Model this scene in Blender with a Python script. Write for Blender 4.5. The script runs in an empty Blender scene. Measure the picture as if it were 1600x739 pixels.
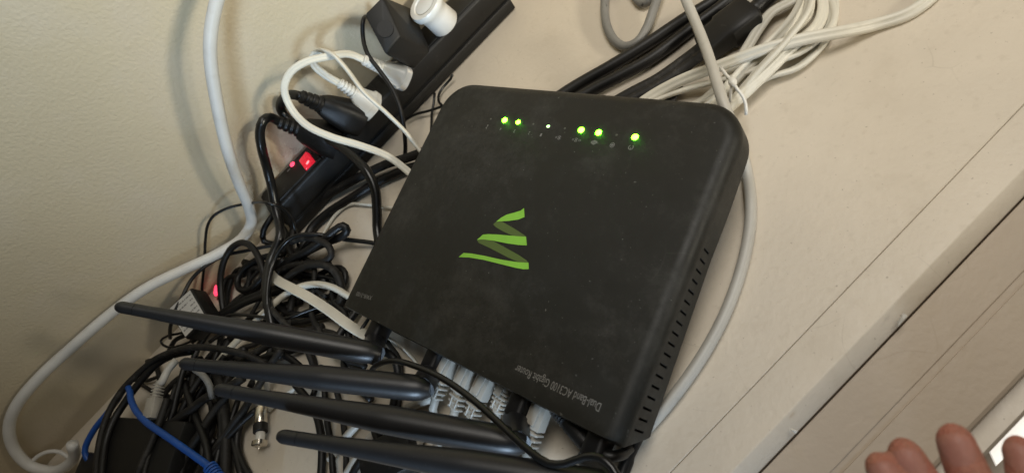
import bpy, bmesh, math, random
from mathutils import Vector, Matrix
random.seed(7)
S = bpy.context.scene
COL = S.collection
V = Vector

# ------------------------------------------------------------------ camera, light, exposure
cam_d = bpy.data.cameras.new('camera')
cam = bpy.data.objects.new('camera', cam_d); COL.objects.link(cam)
cam_d.sensor_width = 36.0
cam_d.lens = 950.0/1600.0*36.0
cam_d.clip_start = 0.005; cam_d.clip_end = 50
CR = Matrix(((0.6931,0.7208,-0.0000),(-0.5449,0.5239,-0.6547),(-0.4719,0.4538,0.7559)))
cam.matrix_world = Matrix.Translation(V((-0.0085,-0.2612,0.3437))) @ CR.to_4x4()
cam_d.dof.use_dof = True
cam_d.dof.focus_distance = 0.43
cam_d.dof.aperture_fstop = 9.0
S.camera = cam

W = bpy.data.worlds.new('World'); S.world = W; W.use_nodes = True
bg = W.node_tree.nodes['Background']
bg.inputs['Color'].default_value = (1.0, 0.80, 0.55, 1); bg.inputs['Strength'].default_value = 0.04

def area(name, loc, target, size, power, col):
    l = bpy.data.lights.new(name, 'AREA'); l.shape = 'DISK'; l.size = size; l.energy = power; l.color = col
    o = bpy.data.objects.new(name, l); COL.objects.link(o)
    o.location = loc
    o.rotation_euler = (V(target)-V(loc)).to_track_quat('-Z', 'Y').to_euler()
    return o
kl = area('room_lamp', (0.78, -0.88, 0.40), (0.20, 0.2, 0.23), 0.13, 0.68, (1.0, 0.92, 0.76))
kl.data.spread = math.radians(44)
k2 = area('second_key_light', (0.52, -1.02, 0.34), (0.14, 0.2, 0.24), 0.13, 0.22, (1.0, 0.92, 0.76))  # unseen, split off the key so the wall shadows overlap
k2.data.spread = math.radians(44)
cb = area('ceiling_bounce', (0.55, -0.25, 1.3), (0.26, -0.10, 0.0), 0.8, 2.5, (1.0, 0.955, 0.88))
cb.data.spread = math.radians(76)
wl = area('cool_wall_fill', (-0.05, -0.75, 0.80), (-0.11, 0.27, 0.43), 0.30, 0.53, (0.60, 0.81, 1.0))  # unseen cool fill, added to neutralise the upper left wall
wl.data.spread = math.radians(40)
lw = area('antenna_fill', (-0.80, -0.95, 0.24), (-0.12, -0.06, 0.06), 0.26, 0.36, (0.58, 0.77, 1.0))  # unseen bluish source, aimed narrowly to put highlights on the antennas
lw.data.spread = math.radians(24)

S.view_settings.view_transform = 'Standard'; S.view_settings.look = 'None'
S.view_settings.exposure = 0.0; S.view_settings.gamma = 1.0
S.cycles.max_bounces = 6

# ------------------------------------------------------------------ materials
def material(name, base, rough=0.5, var=0.12, scale=60.0, bump=0.0, bscale=400.0, spec=0.5, metal=0.0, bdist=0.001, rvar=0.0, speck=None, emit=None, trans=0.0, sss=0.0, hair=None):
    m = bpy.data.materials.new(name); m.use_nodes = True
    nt = m.node_tree; N = nt.nodes; L = nt.links
    b = N['Principled BSDF']
    b.inputs['Roughness'].default_value = rough
    b.inputs['Metallic'].default_value = metal
    b.inputs['Specular IOR Level'].default_value = spec
    if trans: b.inputs['Transmission Weight'].default_value = trans
    if sss:
        b.inputs['Subsurface Weight'].default_value = sss
        b.inputs['Subsurface Radius'].default_value = (1.0, 0.35, 0.2)
        b.inputs['Subsurface Scale'].default_value = 0.004
    tc = N.new('ShaderNodeTexCoord')
    def noise(sc, det=4, ro=0.6):
        n = N.new('ShaderNodeTexNoise'); n.inputs['Scale'].default_value = sc; n.inputs['Detail'].default_value = det
        n.inputs['Roughness'].default_value = ro
        L.new(tc.outputs['Object'], n.inputs['Vector']); return n
    n = noise(scale)
    r = N.new('ShaderNodeValToRGB')
    r.color_ramp.elements[0].position = 0.3; r.color_ramp.elements[1].position = 0.7
    r.color_ramp.elements[0].color = tuple(c*(1-var) for c in base)+(1,)
    r.color_ramp.elements[1].color = tuple(min(1, c*(1+var)) for c in base)+(1,)
    L.new(n.outputs['Fac'], r.inputs['Fac'])
    out = r.outputs['Color']
    def over(prev, sc, lo, hi, col, amt, det=2, ro=0.5):
        n2 = noise(sc, det, ro)
        mr = N.new('ShaderNodeMapRange'); mr.inputs['From Min'].default_value = lo; mr.inputs['From Max'].default_value = hi
        mr.inputs['To Max'].default_value = amt
        L.new(n2.outputs['Fac'], mr.inputs['Value'])
        mx = N.new('ShaderNodeMix'); mx.data_type = 'RGBA'
        L.new(mr.outputs['Result'], mx.inputs['Factor']); L.new(prev, mx.inputs['A']); mx.inputs['B'].default_value = tuple(col)+(1,)
        return mx.outputs['Result']
    if speck:
        for sp in speck: out = over(out, *sp)
    if hair:                     # sparse hairline scratches
        vo = N.new('ShaderNodeTexVoronoi'); vo.feature = 'DISTANCE_TO_EDGE'; vo.inputs['Scale'].default_value = hair[0]
        nd = noise(6, 3, 0.5); ad_ = N.new('ShaderNodeVectorMath'); ad_.operation = 'MULTIPLY_ADD'
        L.new(nd.outputs['Color'], ad_.inputs[0]); ad_.inputs[1].default_value = (0.12, 0.12, 0.12); L.new(tc.outputs['Object'], ad_.inputs[2])
        L.new(ad_.outputs[0], vo.inputs['Vector'])
        m1 = N.new('ShaderNodeMapRange'); m1.inputs['From Min'].default_value = hair[1]; m1.inputs['From Max'].default_value = 0.0
        L.new(vo.outputs['Distance'], m1.inputs['Value'])
        n5 = noise(24, 2, 0.5); m2 = N.new('ShaderNodeMapRange'); m2.inputs['From Min'].default_value = 0.60; m2.inputs['From Max'].default_value = 0.70
        L.new(n5.outputs['Fac'], m2.inputs['Value'])
        mu = N.new('ShaderNodeMath'); mu.operation = 'MULTIPLY'; L.new(m1.outputs['Result'], mu.inputs[0]); L.new(m2.outputs['Result'], mu.inputs[1])
        mu2 = N.new('ShaderNodeMath'); mu2.operation = 'MULTIPLY'; L.new(mu.outputs[0], mu2.inputs[0]); mu2.inputs[1].default_value = hair[3]
        mx = N.new('ShaderNodeMix'); mx.data_type = 'RGBA'
        L.new(mu2.outputs[0], mx.inputs['Factor']); L.new(out, mx.inputs['A']); mx.inputs['B'].default_value = tuple(hair[2])+(1,)
        out = mx.outputs['Result']
    L.new(out, b.inputs['Base Color'])
    if bump:
        n3 = noise(bscale, 3, 0.55)
        bp = N.new('ShaderNodeBump'); bp.inputs['Strength'].default_value = bump; bp.inputs['Distance'].default_value = bdist
        L.new(n3.outputs['Fac'], bp.inputs['Height']); L.new(bp.outputs['Normal'], b.inputs['Normal'])
    if rvar:
        n4 = noise(35, 8, 0.75)
        mr = N.new('ShaderNodeMapRange'); mr.inputs['From Min'].default_value = 0.3; mr.inputs['From Max'].default_value = 0.7
        mr.inputs['To Min'].default_value = rough-rvar; mr.inputs['To Max'].default_value = rough+rvar
        L.new(n4.outputs['Fac'], mr.inputs['Value']); L.new(mr.outputs['Result'], b.inputs['Roughness'])
    if emit:
        b.inputs['Emission Color'].default_value = tuple(emit[0])+(1,); b.inputs['Emission Strength'].default_value = emit[1]
    return m

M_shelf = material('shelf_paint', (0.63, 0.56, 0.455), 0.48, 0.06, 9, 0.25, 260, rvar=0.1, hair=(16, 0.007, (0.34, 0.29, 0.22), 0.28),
                   speck=[(28, 0.55, 0.75, (0.50, 0.43, 0.33), 0.35, 5, 0.65), (430, 0.722, 0.75, (0.26, 0.21, 0.15), 0.55), (1400, 0.66, 0.74, (0.40, 0.33, 0.25), 0.35), (170, 0.60, 0.75, (0.54, 0.47, 0.37), 0.4)])
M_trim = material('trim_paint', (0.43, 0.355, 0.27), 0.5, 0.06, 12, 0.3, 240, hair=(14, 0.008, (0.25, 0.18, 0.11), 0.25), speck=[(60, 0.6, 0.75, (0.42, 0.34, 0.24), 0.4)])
M_wall = material('wall_paint', (0.50, 0.425, 0.295), 0.62, 0.05, 7, 0.8, 360, bdist=0.0007, speck=[(120, 0.62, 0.8, (0.44, 0.37, 0.25), 0.35), (16, 0.48, 0.7, (0.53, 0.46, 0.36), 0.5, 6, 0.6), (500, 0.72, 0.78, (0.36, 0.30, 0.2), 0.4)])
M_dark = material('dark_gap', (0.015, 0.012, 0.01), 0.9)
M_router = material('router_plastic', (0.0118, 0.0115, 0.0088), 0.52, 0.10, 40, 0.12, 2200, spec=0.34, rvar=0.12, hair=(22, 0.006, (0.07, 0.068, 0.06), 0.22),
                    speck=[(17, 0.50, 0.74, (0.080, 0.077, 0.068), 0.42, 10, 0.80), (520, 0.735, 0.77, (0.19, 0.185, 0.17), 0.5), (1700, 0.66, 0.75, (0.07, 0.068, 0.06), 0.35)])
M_slot = material('slot_black', (0.004, 0.004, 0.004), 0.8)
M_ant = material('antenna_plastic', (0.0095, 0.0098, 0.0108), 0.40, 0.1, 90, 0.05, 1500, speck=[(700, 0.68, 0.78, (0.08, 0.08, 0.08), 0.3)])
M_black = material('black_cord', (0.0065, 0.006, 0.0055), 0.45, 0.2, 150, 0.08, 900, spec=0.38, speck=[(140, 0.60, 0.80, (0.06, 0.055, 0.048), 0.5, 5, 0.7)])
M_dusty = material('dusty_black_cord', (0.0125, 0.0112, 0.0095), 0.6, 0.25, 150, 0.1, 900, spec=0.35, speck=[(110, 0.52, 0.75, (0.11, 0.10, 0.085), 0.55, 6, 0.75)])
M_gloss = material('glossy_black_cord', (0.006, 0.006, 0.0058), 0.28, 0.1, 120, spec=0.45)
M_strip = material('strip_plastic', (0.0075, 0.0070, 0.0062), 0.5, 0.15, 60, 0.06, 1500, spec=0.38, speck=[(200, 0.66, 0.8, (0.07, 0.065, 0.06), 0.35)])
M_white = material('white_cord', (0.63, 0.60, 0.51), 0.42, 0.05, 60, 0.04, 600, speck=[(90, 0.62, 0.8, (0.52, 0.47, 0.38), 0.4)])
M_wplug = material('white_plug', (0.70, 0.685, 0.63), 0.3, 0.03, 60)
M_coax = material('white_coax', (0.62, 0.605, 0.565), 0.45, 0.05, 50, 0.05, 500, speck=[(70, 0.6, 0.8, (0.5, 0.46, 0.4), 0.4)])
M_grey = material('grey_cable', (0.46, 0.44, 0.39), 0.45, 0.06, 60, 0.05, 600, speck=[(160, 0.64, 0.8, (0.3, 0.27, 0.22), 0.4)])
M_dgrey = material('dark_grey_cable', (0.20, 0.195, 0.18), 0.5, 0.12, 80, 0.05, 600, speck=[(170, 0.62, 0.72, (0.03, 0.028, 0.025), 0.8)])
M_lan = material('grey_lan_cable', (0.37, 0.345, 0.295), 0.5, 0.08, 80, speck=[(200, 0.6, 0.75, (0.26, 0.235, 0.19), 0.4)])
M_blue = material('blue_cable', (0.012, 0.075, 0.32), 0.42, 0.1, 80)
M_metal = material('connector_metal', (0.72, 0.66, 0.56), 0.25, 0.05, 200, metal=1.0)
M_label = material('label_paper', (0.42, 0.40, 0.36), 0.6, 0.06, 120)
M_print = material('label_print', (0.17, 0.16, 0.15), 0.7, 0.1, 120)
M_green = material('print_green', (0.22, 0.50, 0.045), 0.5, 0.06, 80)
M_olive = material('print_olive', (0.075, 0.115, 0.022), 0.5, 0.06, 80)
M_gprint = material('print_grey', (0.17, 0.165, 0.155), 0.6, 0.15, 300)
M_led = material('led_green', (0.5, 0.9, 0.3), 0.3, emit=((0.10, 1.0, 0.004), 75))
M_ledc = material('led_pale', (0.6, 0.7, 0.5), 0.3, emit=((0.45, 1.0, 0.28), 3.0))
M_ledoff = material('led_off', (0.075, 0.075, 0.062), 0.4)
M_red = material('switch_red', (0.35, 0.01, 0.02), 0.15, 0.6, 260, emit=((1.0, 0.02, 0.05), 0.55))
M_redl = material('indicator_and_spot_red', (0.6, 0.1, 0.15), 0.2, emit=((1.0, 0.05, 0.12), 1.6))
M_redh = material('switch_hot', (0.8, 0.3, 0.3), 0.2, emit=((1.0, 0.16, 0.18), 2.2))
M_skin = material('skin', (0.36, 0.155, 0.105), 0.55, 0.14, 110, 0.7, 800, bdist=0.0016, spec=0.3, sss=0.2, speck=[(70, 0.42, 0.70, (0.40, 0.105, 0.08), 0.7), (300, 0.55, 0.75, (0.26, 0.11, 0.075), 0.4)])
M_nail = material('fingernail', (0.36, 0.165, 0.125), 0.5, 0.10, 160, 0.25, 500, spec=0.3, sss=0.15)
M_glow = material('emissive_white', (0.9, 0.9, 0.88), 0.5, emit=((1.0, 0.94, 0.84), 0.65))
M_clear = material('clear_plastic', (0.85, 0.85, 0.82), 0.12, 0.03, 60, trans=0.6)

# ------------------------------------------------------------------ object helpers
MW = {}
def base_props(o, label, cat, group, kind):
    if label: o['label'] = label
    if cat: o['category'] = cat
    if group: o['group'] = group
    if kind: o['kind'] = kind

def thing(name, label, cat, loc, rot=None, group=None):
    o = bpy.data.objects.new(name, None); COL.objects.link(o); o.empty_display_size = 0.01
    m = Matrix.Translation(V(loc))
    if rot is not None: m = m @ rot.to_4x4()
    o.matrix_world = m; MW[o.name] = m
    base_props(o, label, cat, group, None)
    return o

def link(name, me, mat, parent=None, label=None, cat=None, group=None, kind=None, smooth=None, local=False):
    """me is in world coordinates unless local=True (then in the parent's frame)."""
    mats = mat if isinstance(mat, (list, tuple)) else [mat]
    for m in mats: me.materials.append(m)
    o = bpy.data.objects.new(name, me); COL.objects.link(o)
    if parent is not None:
        o.parent = parent
        pm = MW[parent.name]; MW[o.name] = pm
        if not local: me.transform(pm.inverted())
    else:
        if me.vertices:
            xs = [v.co for v in me.vertices]
            c = V((sum(v.x for v in xs)/len(xs), sum(v.y for v in xs)/len(xs), min(v.z for v in xs)))
        else: c = V((0, 0, 0))
        m = Matrix.Translation(c); me.transform(m.inverted()); o.matrix_world = m; MW[o.name] = m
    if smooth is not None:
        for p in me.polygons: p.use_smooth = True
        if smooth < 179: me.set_sharp_from_angle(angle=math.radians(smooth))
    base_props(o, label, cat, group, kind)
    return o

def from_bm(bm, fix=True):
    if fix: bmesh.ops.recalc_face_normals(bm, faces=bm.faces)
    me = bpy.data.meshes.new('m'); bm.to_mesh(me); bm.free(); return me

def rbox(c, ax, dims, bev=0.001, seg=2):
    bm = bmesh.new(); bmesh.ops.create_cube(bm, size=1)
    m = Matrix((ax[0], ax[1], ax[2])).transposed()
    for v in bm.verts: v.co = V((v.co.x*dims[0], v.co.y*dims[1], v.co.z*dims[2]))
    if bev: bmesh.ops.bevel(bm, geom=list(bm.edges), offset=bev, segments=seg, profile=0.5, affect='EDGES')
    for v in bm.verts: v.co = V(c) + m @ v.co
    return from_bm(bm)
AX = (V((1, 0, 0)), V((0, 1, 0)), V((0, 0, 1)))

def catmull(pts, step):
    P = [V(p) for p in pts]
    if len(P) == 2: P = [P[0], P[0].lerp(P[1], 0.33), P[0].lerp(P[1], 0.66), P[1]]
    P = [P[0]*2-P[1]] + P + [P[-1]*2-P[-2]]
    out = []
    for i in range(1, len(P)-2):
        p0, p1, p2, p3 = P[i-1:i+3]
        def kn(a, b): return max((b-a).length, 1e-6)**0.5
        t0 = 0; t1 = t0+kn(p0, p1); t2 = t1+kn(p1, p2); t3 = t2+kn(p2, p3)
        n = max(2, int((p2-p1).length/step))
        for k in range(n):
            t = t1+(t2-t1)*k/n
            a1 = p0*((t1-t)/(t1-t0))+p1*((t-t0)/(t1-t0)); a2 = p1*((t2-t)/(t2-t1))+p2*((t-t1)/(t2-t1)); a3 = p2*((t3-t)/(t3-t2))+p3*((t-t2)/(t3-t2))
            b1 = a1*((t2-t)/(t2-t0))+a2*((t-t0)/(t2-t0)); b2 = a2*((t3-t)/(t3-t1))+a3*((t-t1)/(t3-t1))
            out.append(b1*((t2-t)/(t2-t1))+b2*((t-t1)/(t2-t1)))
    out.append(P[-2])
    return out

def section(kind, r):
    pts = []
    if kind == 'round':
        for k in range(12):
            a = 2*math.pi*k/12; pts.append((r*math.cos(a), r*math.sin(a)))
    elif kind == 'zip':          # two conductors side by side
        for k in range(24):
            a = 2*math.pi*k/24
            x = math.cos(a)*r; y = math.sin(a)*r*0.56
            y *= (1.0-0.5*math.exp(-(math.cos(a)/0.2)**2))
            pts.append((x, y))
    elif kind == 'flat':
        for k in range(16):
            a = 2*math.pi*k/16
            c, s = math.cos(a), math.sin(a)
            pts.append((r*math.copysign(abs(c)**0.35, c), 0.24*r*math.copysign(abs(s)**0.6, s)))
    return pts

def sweep(path, sec_fn, up=(0, 0, 1), caps=True):
    """sec_fn(i, n) -> list of (a, b) offsets; frame: a across, b up."""
    n = len(path); rings = []; prev = None
    for i in range(n):
        t = (path[min(i+1, n-1)]-path[max(i-1, 0)])
        t = t.normalized() if t.length > 1e-9 else V((1, 0, 0))
        if prev is None:
            u = V(up); u = u-t*u.dot(t)
            if u.length < 1e-3: u = V((0, 1, 0))-t*t.y
        else:
            u = prev-t*prev.dot(t)
        u.normalize(); prev = u
        s = t.cross(u)
        rings.append([path[i]+s*a+u*b for a, b in sec_fn(i, n)])
    k = len(rings[0]); verts = [v for r in rings for v in r]; faces = []
    for i in range(n-1):
        for j in range(k):
            faces.append((i*k+j, i*k+(j+1) % k, (i+1)*k+(j+1) % k, (i+1)*k+j))
    if caps:
        faces.append(tuple(range(k-1, -1, -1))); faces.append(tuple((n-1)*k+j for j in range(k)))
    me = bpy.data.meshes.new('m'); me.from_pydata([tuple(v) for v in verts], [], faces); me.update(); return me

def tube(pts, r, kind='round', step=0.004, up=(0, 0, 1), wob=0.0):
    path = catmull(pts, step)
    sec = section(kind, r)
    if wob:
        ph = [random.uniform(0, 6) for _ in range(4)]
        for i, p in enumerate(path):
            if 0 < i < len(path)-1:
                path[i] = p+V((math.sin(i*0.21+ph[0]), math.sin(i*0.17+ph[1]), 0))*wob
    return sweep(path, lambda i, n: sec, up)

def cable(name, label, pts, r, mat, cat='cable', kind='round', group=None, wob=0.0007, up=(0, 0, 1)):
    return link(name, tube(pts, r/1000.0, kind, up=up, wob=wob), mat, None, label, cat, group, smooth=60 if kind == 'flat' else 180)

def loft(p0, p1, secs, up=(0, 0, 1), n=20, power=2.0):
    """secs: (t, a, b[, power]) superellipse sections along p0->p1."""
    p0, p1 = V(p0), V(p1)
    path = [p0.lerp(p1, s[0]) for s in secs]
    t = (p1-p0).normalized(); u = V(up)-t*V(up).dot(t); u.normalize(); sd = t.cross(u)
    verts = []; faces = []
    for i, s in enumerate(secs):
        pw = s[3] if len(s) > 3 else power
        for k in range(n):
            a = 2*math.pi*(k+0.5)/n; c, q = math.cos(a), math.sin(a)
            verts.append(path[i]+sd*(s[1]*math.copysign(abs(c)**(2/pw), c))+u*(s[2]*math.copysign(abs(q)**(2/pw), q)))
    for i in range(len(secs)-1):
        for j in range(n):
            faces.append((i*n+j, i*n+(j+1) % n, (i+1)*n+(j+1) % n, (i+1)*n+j))
    faces.append(tuple(range(n-1, -1, -1))); faces.append(tuple((len(secs)-1)*n+j for j in range(n)))
    me = bpy.data.meshes.new('m'); me.from_pydata([tuple(v) for v in verts], [], faces); me.update(); return me

def joined(*meshes):
    bm = bmesh.new()
    for m in meshes: bm.from_mesh(m)
    me = bpy.data.meshes.new('m'); bm.to_mesh(me); bm.free(); return me

def profile_x(yz, x0, x1, n=1):
    """extrude a closed (y,z) outline along x."""
    k = len(yz); verts = []; faces = []
    for i in range(n+1):
        x = x0+(x1-x0)*i/n
        verts += [(x, y, z) for y, z in yz]
    for i in range(n):
        for j in range(k): faces.append((i*k+j, i*k+(j+1) % k, (i+1)*k+(j+1) % k, (i+1)*k+j))
    faces.append(tuple(range(k-1, -1, -1))); faces.append(tuple(n*k+j for j in range(k)))
    bm = bmesh.new(); vs = [bm.verts.new(v) for v in verts]
    for fc in faces: bm.faces.new([vs[q] for q in fc])
    return from_bm(bm)

# ------------------------------------------------------------------ the setting
X0, X1 = -1.3, 1.3
link('shelf', profile_x([(-0.1599, -0.0003), (-0.1601, -0.0006), (-0.1601, -0.03), (0.31, -0.03), (0.31, 0.0), (-0.1597, 0.0)], X0, X1), M_shelf, kind='structure', smooth=30)
nose = [(-0.1603, -0.0007), (-0.1606, -0.0002), (-0.1808, -0.0002)]
for k in range(1, 6):
    a = math.radians(52)*k/5
    nose.append((-0.1808-0.0016*math.sin(a), -0.0002-0.0016*(1-math.cos(a))))
nose += [(-0.1884, -0.0085), (-0.1886, -0.0100), (-0.1872, -0.018), (-0.1603, -0.018)]
link('shelf_edge', profile_x(nose, X0, X1), M_shelf, kind='structure', smooth=50)
link('wall', rbox((0, 0.272+0.02, 0.65), AX, (2.6, 0.04, 1.4), 0), M_wall, kind='structure')
CY, CZ = -0.2612, 0.3437
def ray_at(y0, z):            # where a line of sight that meets the shelf plane at y0 crosses height z
    s = 1-z/CZ; return CY+(y0-CY)*s
def tp(y0, dz=0.0):           # trim plane, leaning away under the shelf edge
    k = 0.35; a = y0-CY
    s = (CZ+0.009-k*(CY+0.190))/(CZ+k*a)
    return (CY+a*s, CZ*(1-s)+dz)
yz = [tp(-0.1913, -0.0010), tp(-0.1917), tp(-0.2124), tp(-0.2128, -0.0011), tp(-0.2160, -0.0011), tp(-0.2164)]
yz += [tp(-0.2385), tp(-0.2398, -0.0012), tp(-0.2400, -0.004)]
e = tp(-0.2400, -0.012); yz += [e, (tp(-0.1913)[0], e[1])]
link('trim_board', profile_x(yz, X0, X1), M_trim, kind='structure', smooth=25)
zl = -0.047
link('lower_ledge', profile_x([(-0.19, zl), (ray_at(-0.2487, zl), zl), (ray_at(-0.2487, zl)-0.001, zl-0.002), (ray_at(-0.2487, zl)-0.001, zl-0.02), (-0.19, zl-0.02)], X0, X1), M_shelf, kind='structure', smooth=30)
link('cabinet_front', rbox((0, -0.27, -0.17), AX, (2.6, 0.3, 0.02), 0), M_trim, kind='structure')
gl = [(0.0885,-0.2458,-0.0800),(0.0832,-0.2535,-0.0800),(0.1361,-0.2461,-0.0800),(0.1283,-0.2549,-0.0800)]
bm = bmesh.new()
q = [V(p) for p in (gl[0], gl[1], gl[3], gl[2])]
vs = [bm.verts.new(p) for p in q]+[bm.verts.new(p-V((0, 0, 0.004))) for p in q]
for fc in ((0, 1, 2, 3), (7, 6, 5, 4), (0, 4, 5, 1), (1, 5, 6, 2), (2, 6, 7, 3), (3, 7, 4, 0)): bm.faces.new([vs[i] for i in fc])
link('bright_strip', from_bm(bm), M_glow, None, 'bright white strip below the trim, beside the fingers', 'bright strip')  # unidentified white strip; its brightness is put in as emission

def chip(label, pts, mat, name, cat):
    bm = bmesh.new()
    for p in pts:
        for _ in range(5):
            bm.verts.new(V(p)+V((random.uniform(-1, 1), random.uniform(-1, 1), random.uniform(0, 1)))*0.0013)
    bmesh.ops.convex_hull(bm, input=bm.verts)
    for v in [v for v in bm.verts if not v.link_faces]: bm.verts.remove(v)
    link(name, from_bm(bm), mat, None, label, cat)
chip('tiny white crumb of paint lodged in the dark gap under the shelf edge', [(0.0198,-0.1875,-0.0010),(0.0201,-0.1895,-0.0010)], M_wplug, 'paint_flake', 'paint flake')
chip('small grey lump of caulk bridging the dark gap beside the shelf edge', [(0.0948,-0.1892,-0.0010),(0.0975,-0.1892,-0.0010),(0.1001,-0.1891,-0.0010)], M_grey, 'caulk_lump', 'caulk')
chip('tiny white fleck stuck on the bare wall', [(-0.1717,0.2715,0.0987)], M_wplug, 'paint_fleck', 'paint fleck')

# ------------------------------------------------------------------ router
RT = V((0.0000,0.0000,0.0498)); RR = Matrix(((-0.3588,-0.9284,-0.0962),(0.9328,-0.3605,-0.0000),(-0.0347,-0.0897,0.9954)))
HX, HY = 0.12, 0.0975
HXL, HYF = 0.1248, 0.1005
HXR = 0.1203                                     # the vented side
router = thing('router', 'black wireless router with green lights, green ribbon emblem and four antennas', 'router', RT-RR@V((0, 0, 0.03)), RR)
RL = Matrix.Translation(V((0, 0, 0.03)))          # top plane -> empty frame
RW = Matrix.Translation(RT) @ RR.to_4x4()         # top-plane frame -> world
def rw(x, y, z): return RW @ V((x, y, z))
def th(y):
    t = 0.0185+0.0165*(y+HY)/(2*HY)
    if y < -0.044: t += 0.0026
    elif y < -0.026: t += 0.0012
    return t
slots = []
for k in range(18):
    y = -0.016+k*(0.086+0.016)/17.0
    slots.append((y, y+0.0013))
ys = [-HY+0.03+(0.02)*k for k in range(1)]
edge_y = [-0.066, -0.058, -0.050, -0.0442, -0.0438, -0.034, -0.0262, -0.0258]
for a, b in slots: edge_y += [a, b]
edge_y = sorted(edge_y)
def outline(i):
    """(x, y) loop; i = inset. Starts on the vented side (x=-HXR) front to back."""
    rc = max(0.026-i, 0.004)
    xl, xr, yf, yb = -HXR+i, HXL-i, -HYF+i, HY-min(i, 0.0012)
    pts = [(xl, y) for y in edge_y]
    pts += [(xl, yb-0.002), (xl+0.0006, yb-0.0006), (xl+0.002, yb)]
    for k in range(1, 12): pts.append((xl+(xr-xl)*k/12, yb))
    pts += [(xr-0.002, yb), (xr-0.0006, yb-0.0006), (xr, yb-0.002)]
    for k in range(1, 12): pts.append((xr, yb+(yf+rc-yb)*k/12))
    for k in range(0, 13):
        a = math.pi/2*k/12; pts.append((xr-rc+rc*math.cos(a), yf+rc-rc*math.sin(a)))
    for k in range(1, 12): pts.append((xr-rc+(xl+rc-xr+rc)*k/12, yf))
    for k in range(0, 13):
        a = math.pi/2*k/12; pts.append((xl+rc-rc*math.sin(a), yf+rc-rc*math.cos(a)))
    return pts
bm = bmesh.new(); rings = []
rf = 0.0085
for k in range(0, 9):
    a = math.pi/2*k/8
    ins = rf*(1-math.sin(a)); z = -rf*(1-math.cos(a))
    rings.append([(x, y, z) for x, y in outline(ins)])
o0 = outline(0)
def row(fr, back):
    r = []
    for x, y in o0:
        t = th(y); z = -(rf+0.0008)+(-(t)+(rf+0.0008))*fr
        r.append((x, y-(0.0085*back if y > HY-0.003 else 0), z))
    return r
rings += [row(0.0, 0.0), row(0.10, 0.12), row(0.60, 0.6), row(1.0, 1.0)]
vr = [[bm.verts.new(p) for p in r] for r in rings]
n = len(o0); slot_ix = {edge_y.index(a) for a, b in slots}
for i in range(len(vr)-1):
    for j in range(n):
        q = (vr[i][j], vr[i][(j+1) % n], vr[i+1][(j+1) % n], vr[i+1][j])
        if i == len(vr)-3 and j in slot_ix:
            inn = [bm.verts.new(v.co+V((0.004, 0, 0))) for v in q]
            for s in range(4):
                fc = bm.faces.new((q[s], q[(s+1) % 4], inn[(s+1) % 4], inn[s])); fc.material_index = 1
            fc = bm.faces.new(inn); fc.material_index = 1
        else: bm.faces.new(q)
bm.faces.new(vr[0]); bm.faces.new(list(reversed(vr[-1])))
me = from_bm(bm); me.transform(RL)
link('housing', me, [M_router, M_slot], router, smooth=35, local=True)

def flat(name, polys, mat, z, parent, th_=0.00006):
    bm = bmesh.new()
    for poly in polys:
        vs = [bm.verts.new((x, y, z)) for x, y in poly]
        try: bm.faces.new(vs)
        except ValueError: pass
    bmesh.ops.triangulate(bm, faces=bm.faces)
    for fc in bm.faces:
        if fc.normal.z < 0: fc.normal_flip()
    me = bpy.data.meshes.new('m'); bm.to_mesh(me); bm.free(); me.transform(RL)
    return link(name, me, mat, parent, local=True)

def zpx(pts): return pts
E1 = [(-0.0020,-0.0102),(-0.0003,-0.0079),(0.0042,-0.0055),(0.0093,-0.0030),(0.0126,-0.0001),(0.0151,0.0034),(0.0118,0.0025),(0.0051,0.0007),(-0.0019,-0.0019),(-0.0055,-0.0045)]
E2 = [(0.0151,0.0034),(0.0167,0.0058),(0.0136,0.0071),(0.0062,0.0085),(-0.0029,0.0096),(-0.0135,0.0077),(-0.0113,0.0070),(-0.0012,0.0046),(0.0108,0.0023)]
E3 = [(0.0211,0.0144),(0.0241,0.0190),(0.0188,0.0174),(0.0105,0.0163),(-0.0018,0.0153),(-0.0106,0.0142),(-0.0167,0.0129),(-0.0133,0.0078),(-0.0029,0.0096),(0.0089,0.0115),(0.0168,0.0130)]
E4 = [(0.0240,0.0192),(0.0215,0.0206),(0.0108,0.0216),(-0.0066,0.0239),(-0.0162,0.0247),(-0.0234,0.0231),(-0.0213,0.0221),(-0.0139,0.0203),(-0.0037,0.0187),(0.0104,0.0165),(0.0188,0.0174)]
E5 = [(0.0302,0.0302),(0.0328,0.0339),(0.0239,0.0319),(0.0113,0.0303),(-0.0054,0.0293),(-0.0154,0.0287),(-0.0220,0.0279),(-0.0256,0.0268),(-0.0234,0.0231),(-0.0162,0.0247),(-0.0037,0.0264),(0.0128,0.0277),(0.0235,0.0289)]
flat('emblem', [E2, E4], M_olive, 0.00012, router)
flat('emblem_ribbon', [E1, E3, E5], M_green, 0.00020, router)

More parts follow.
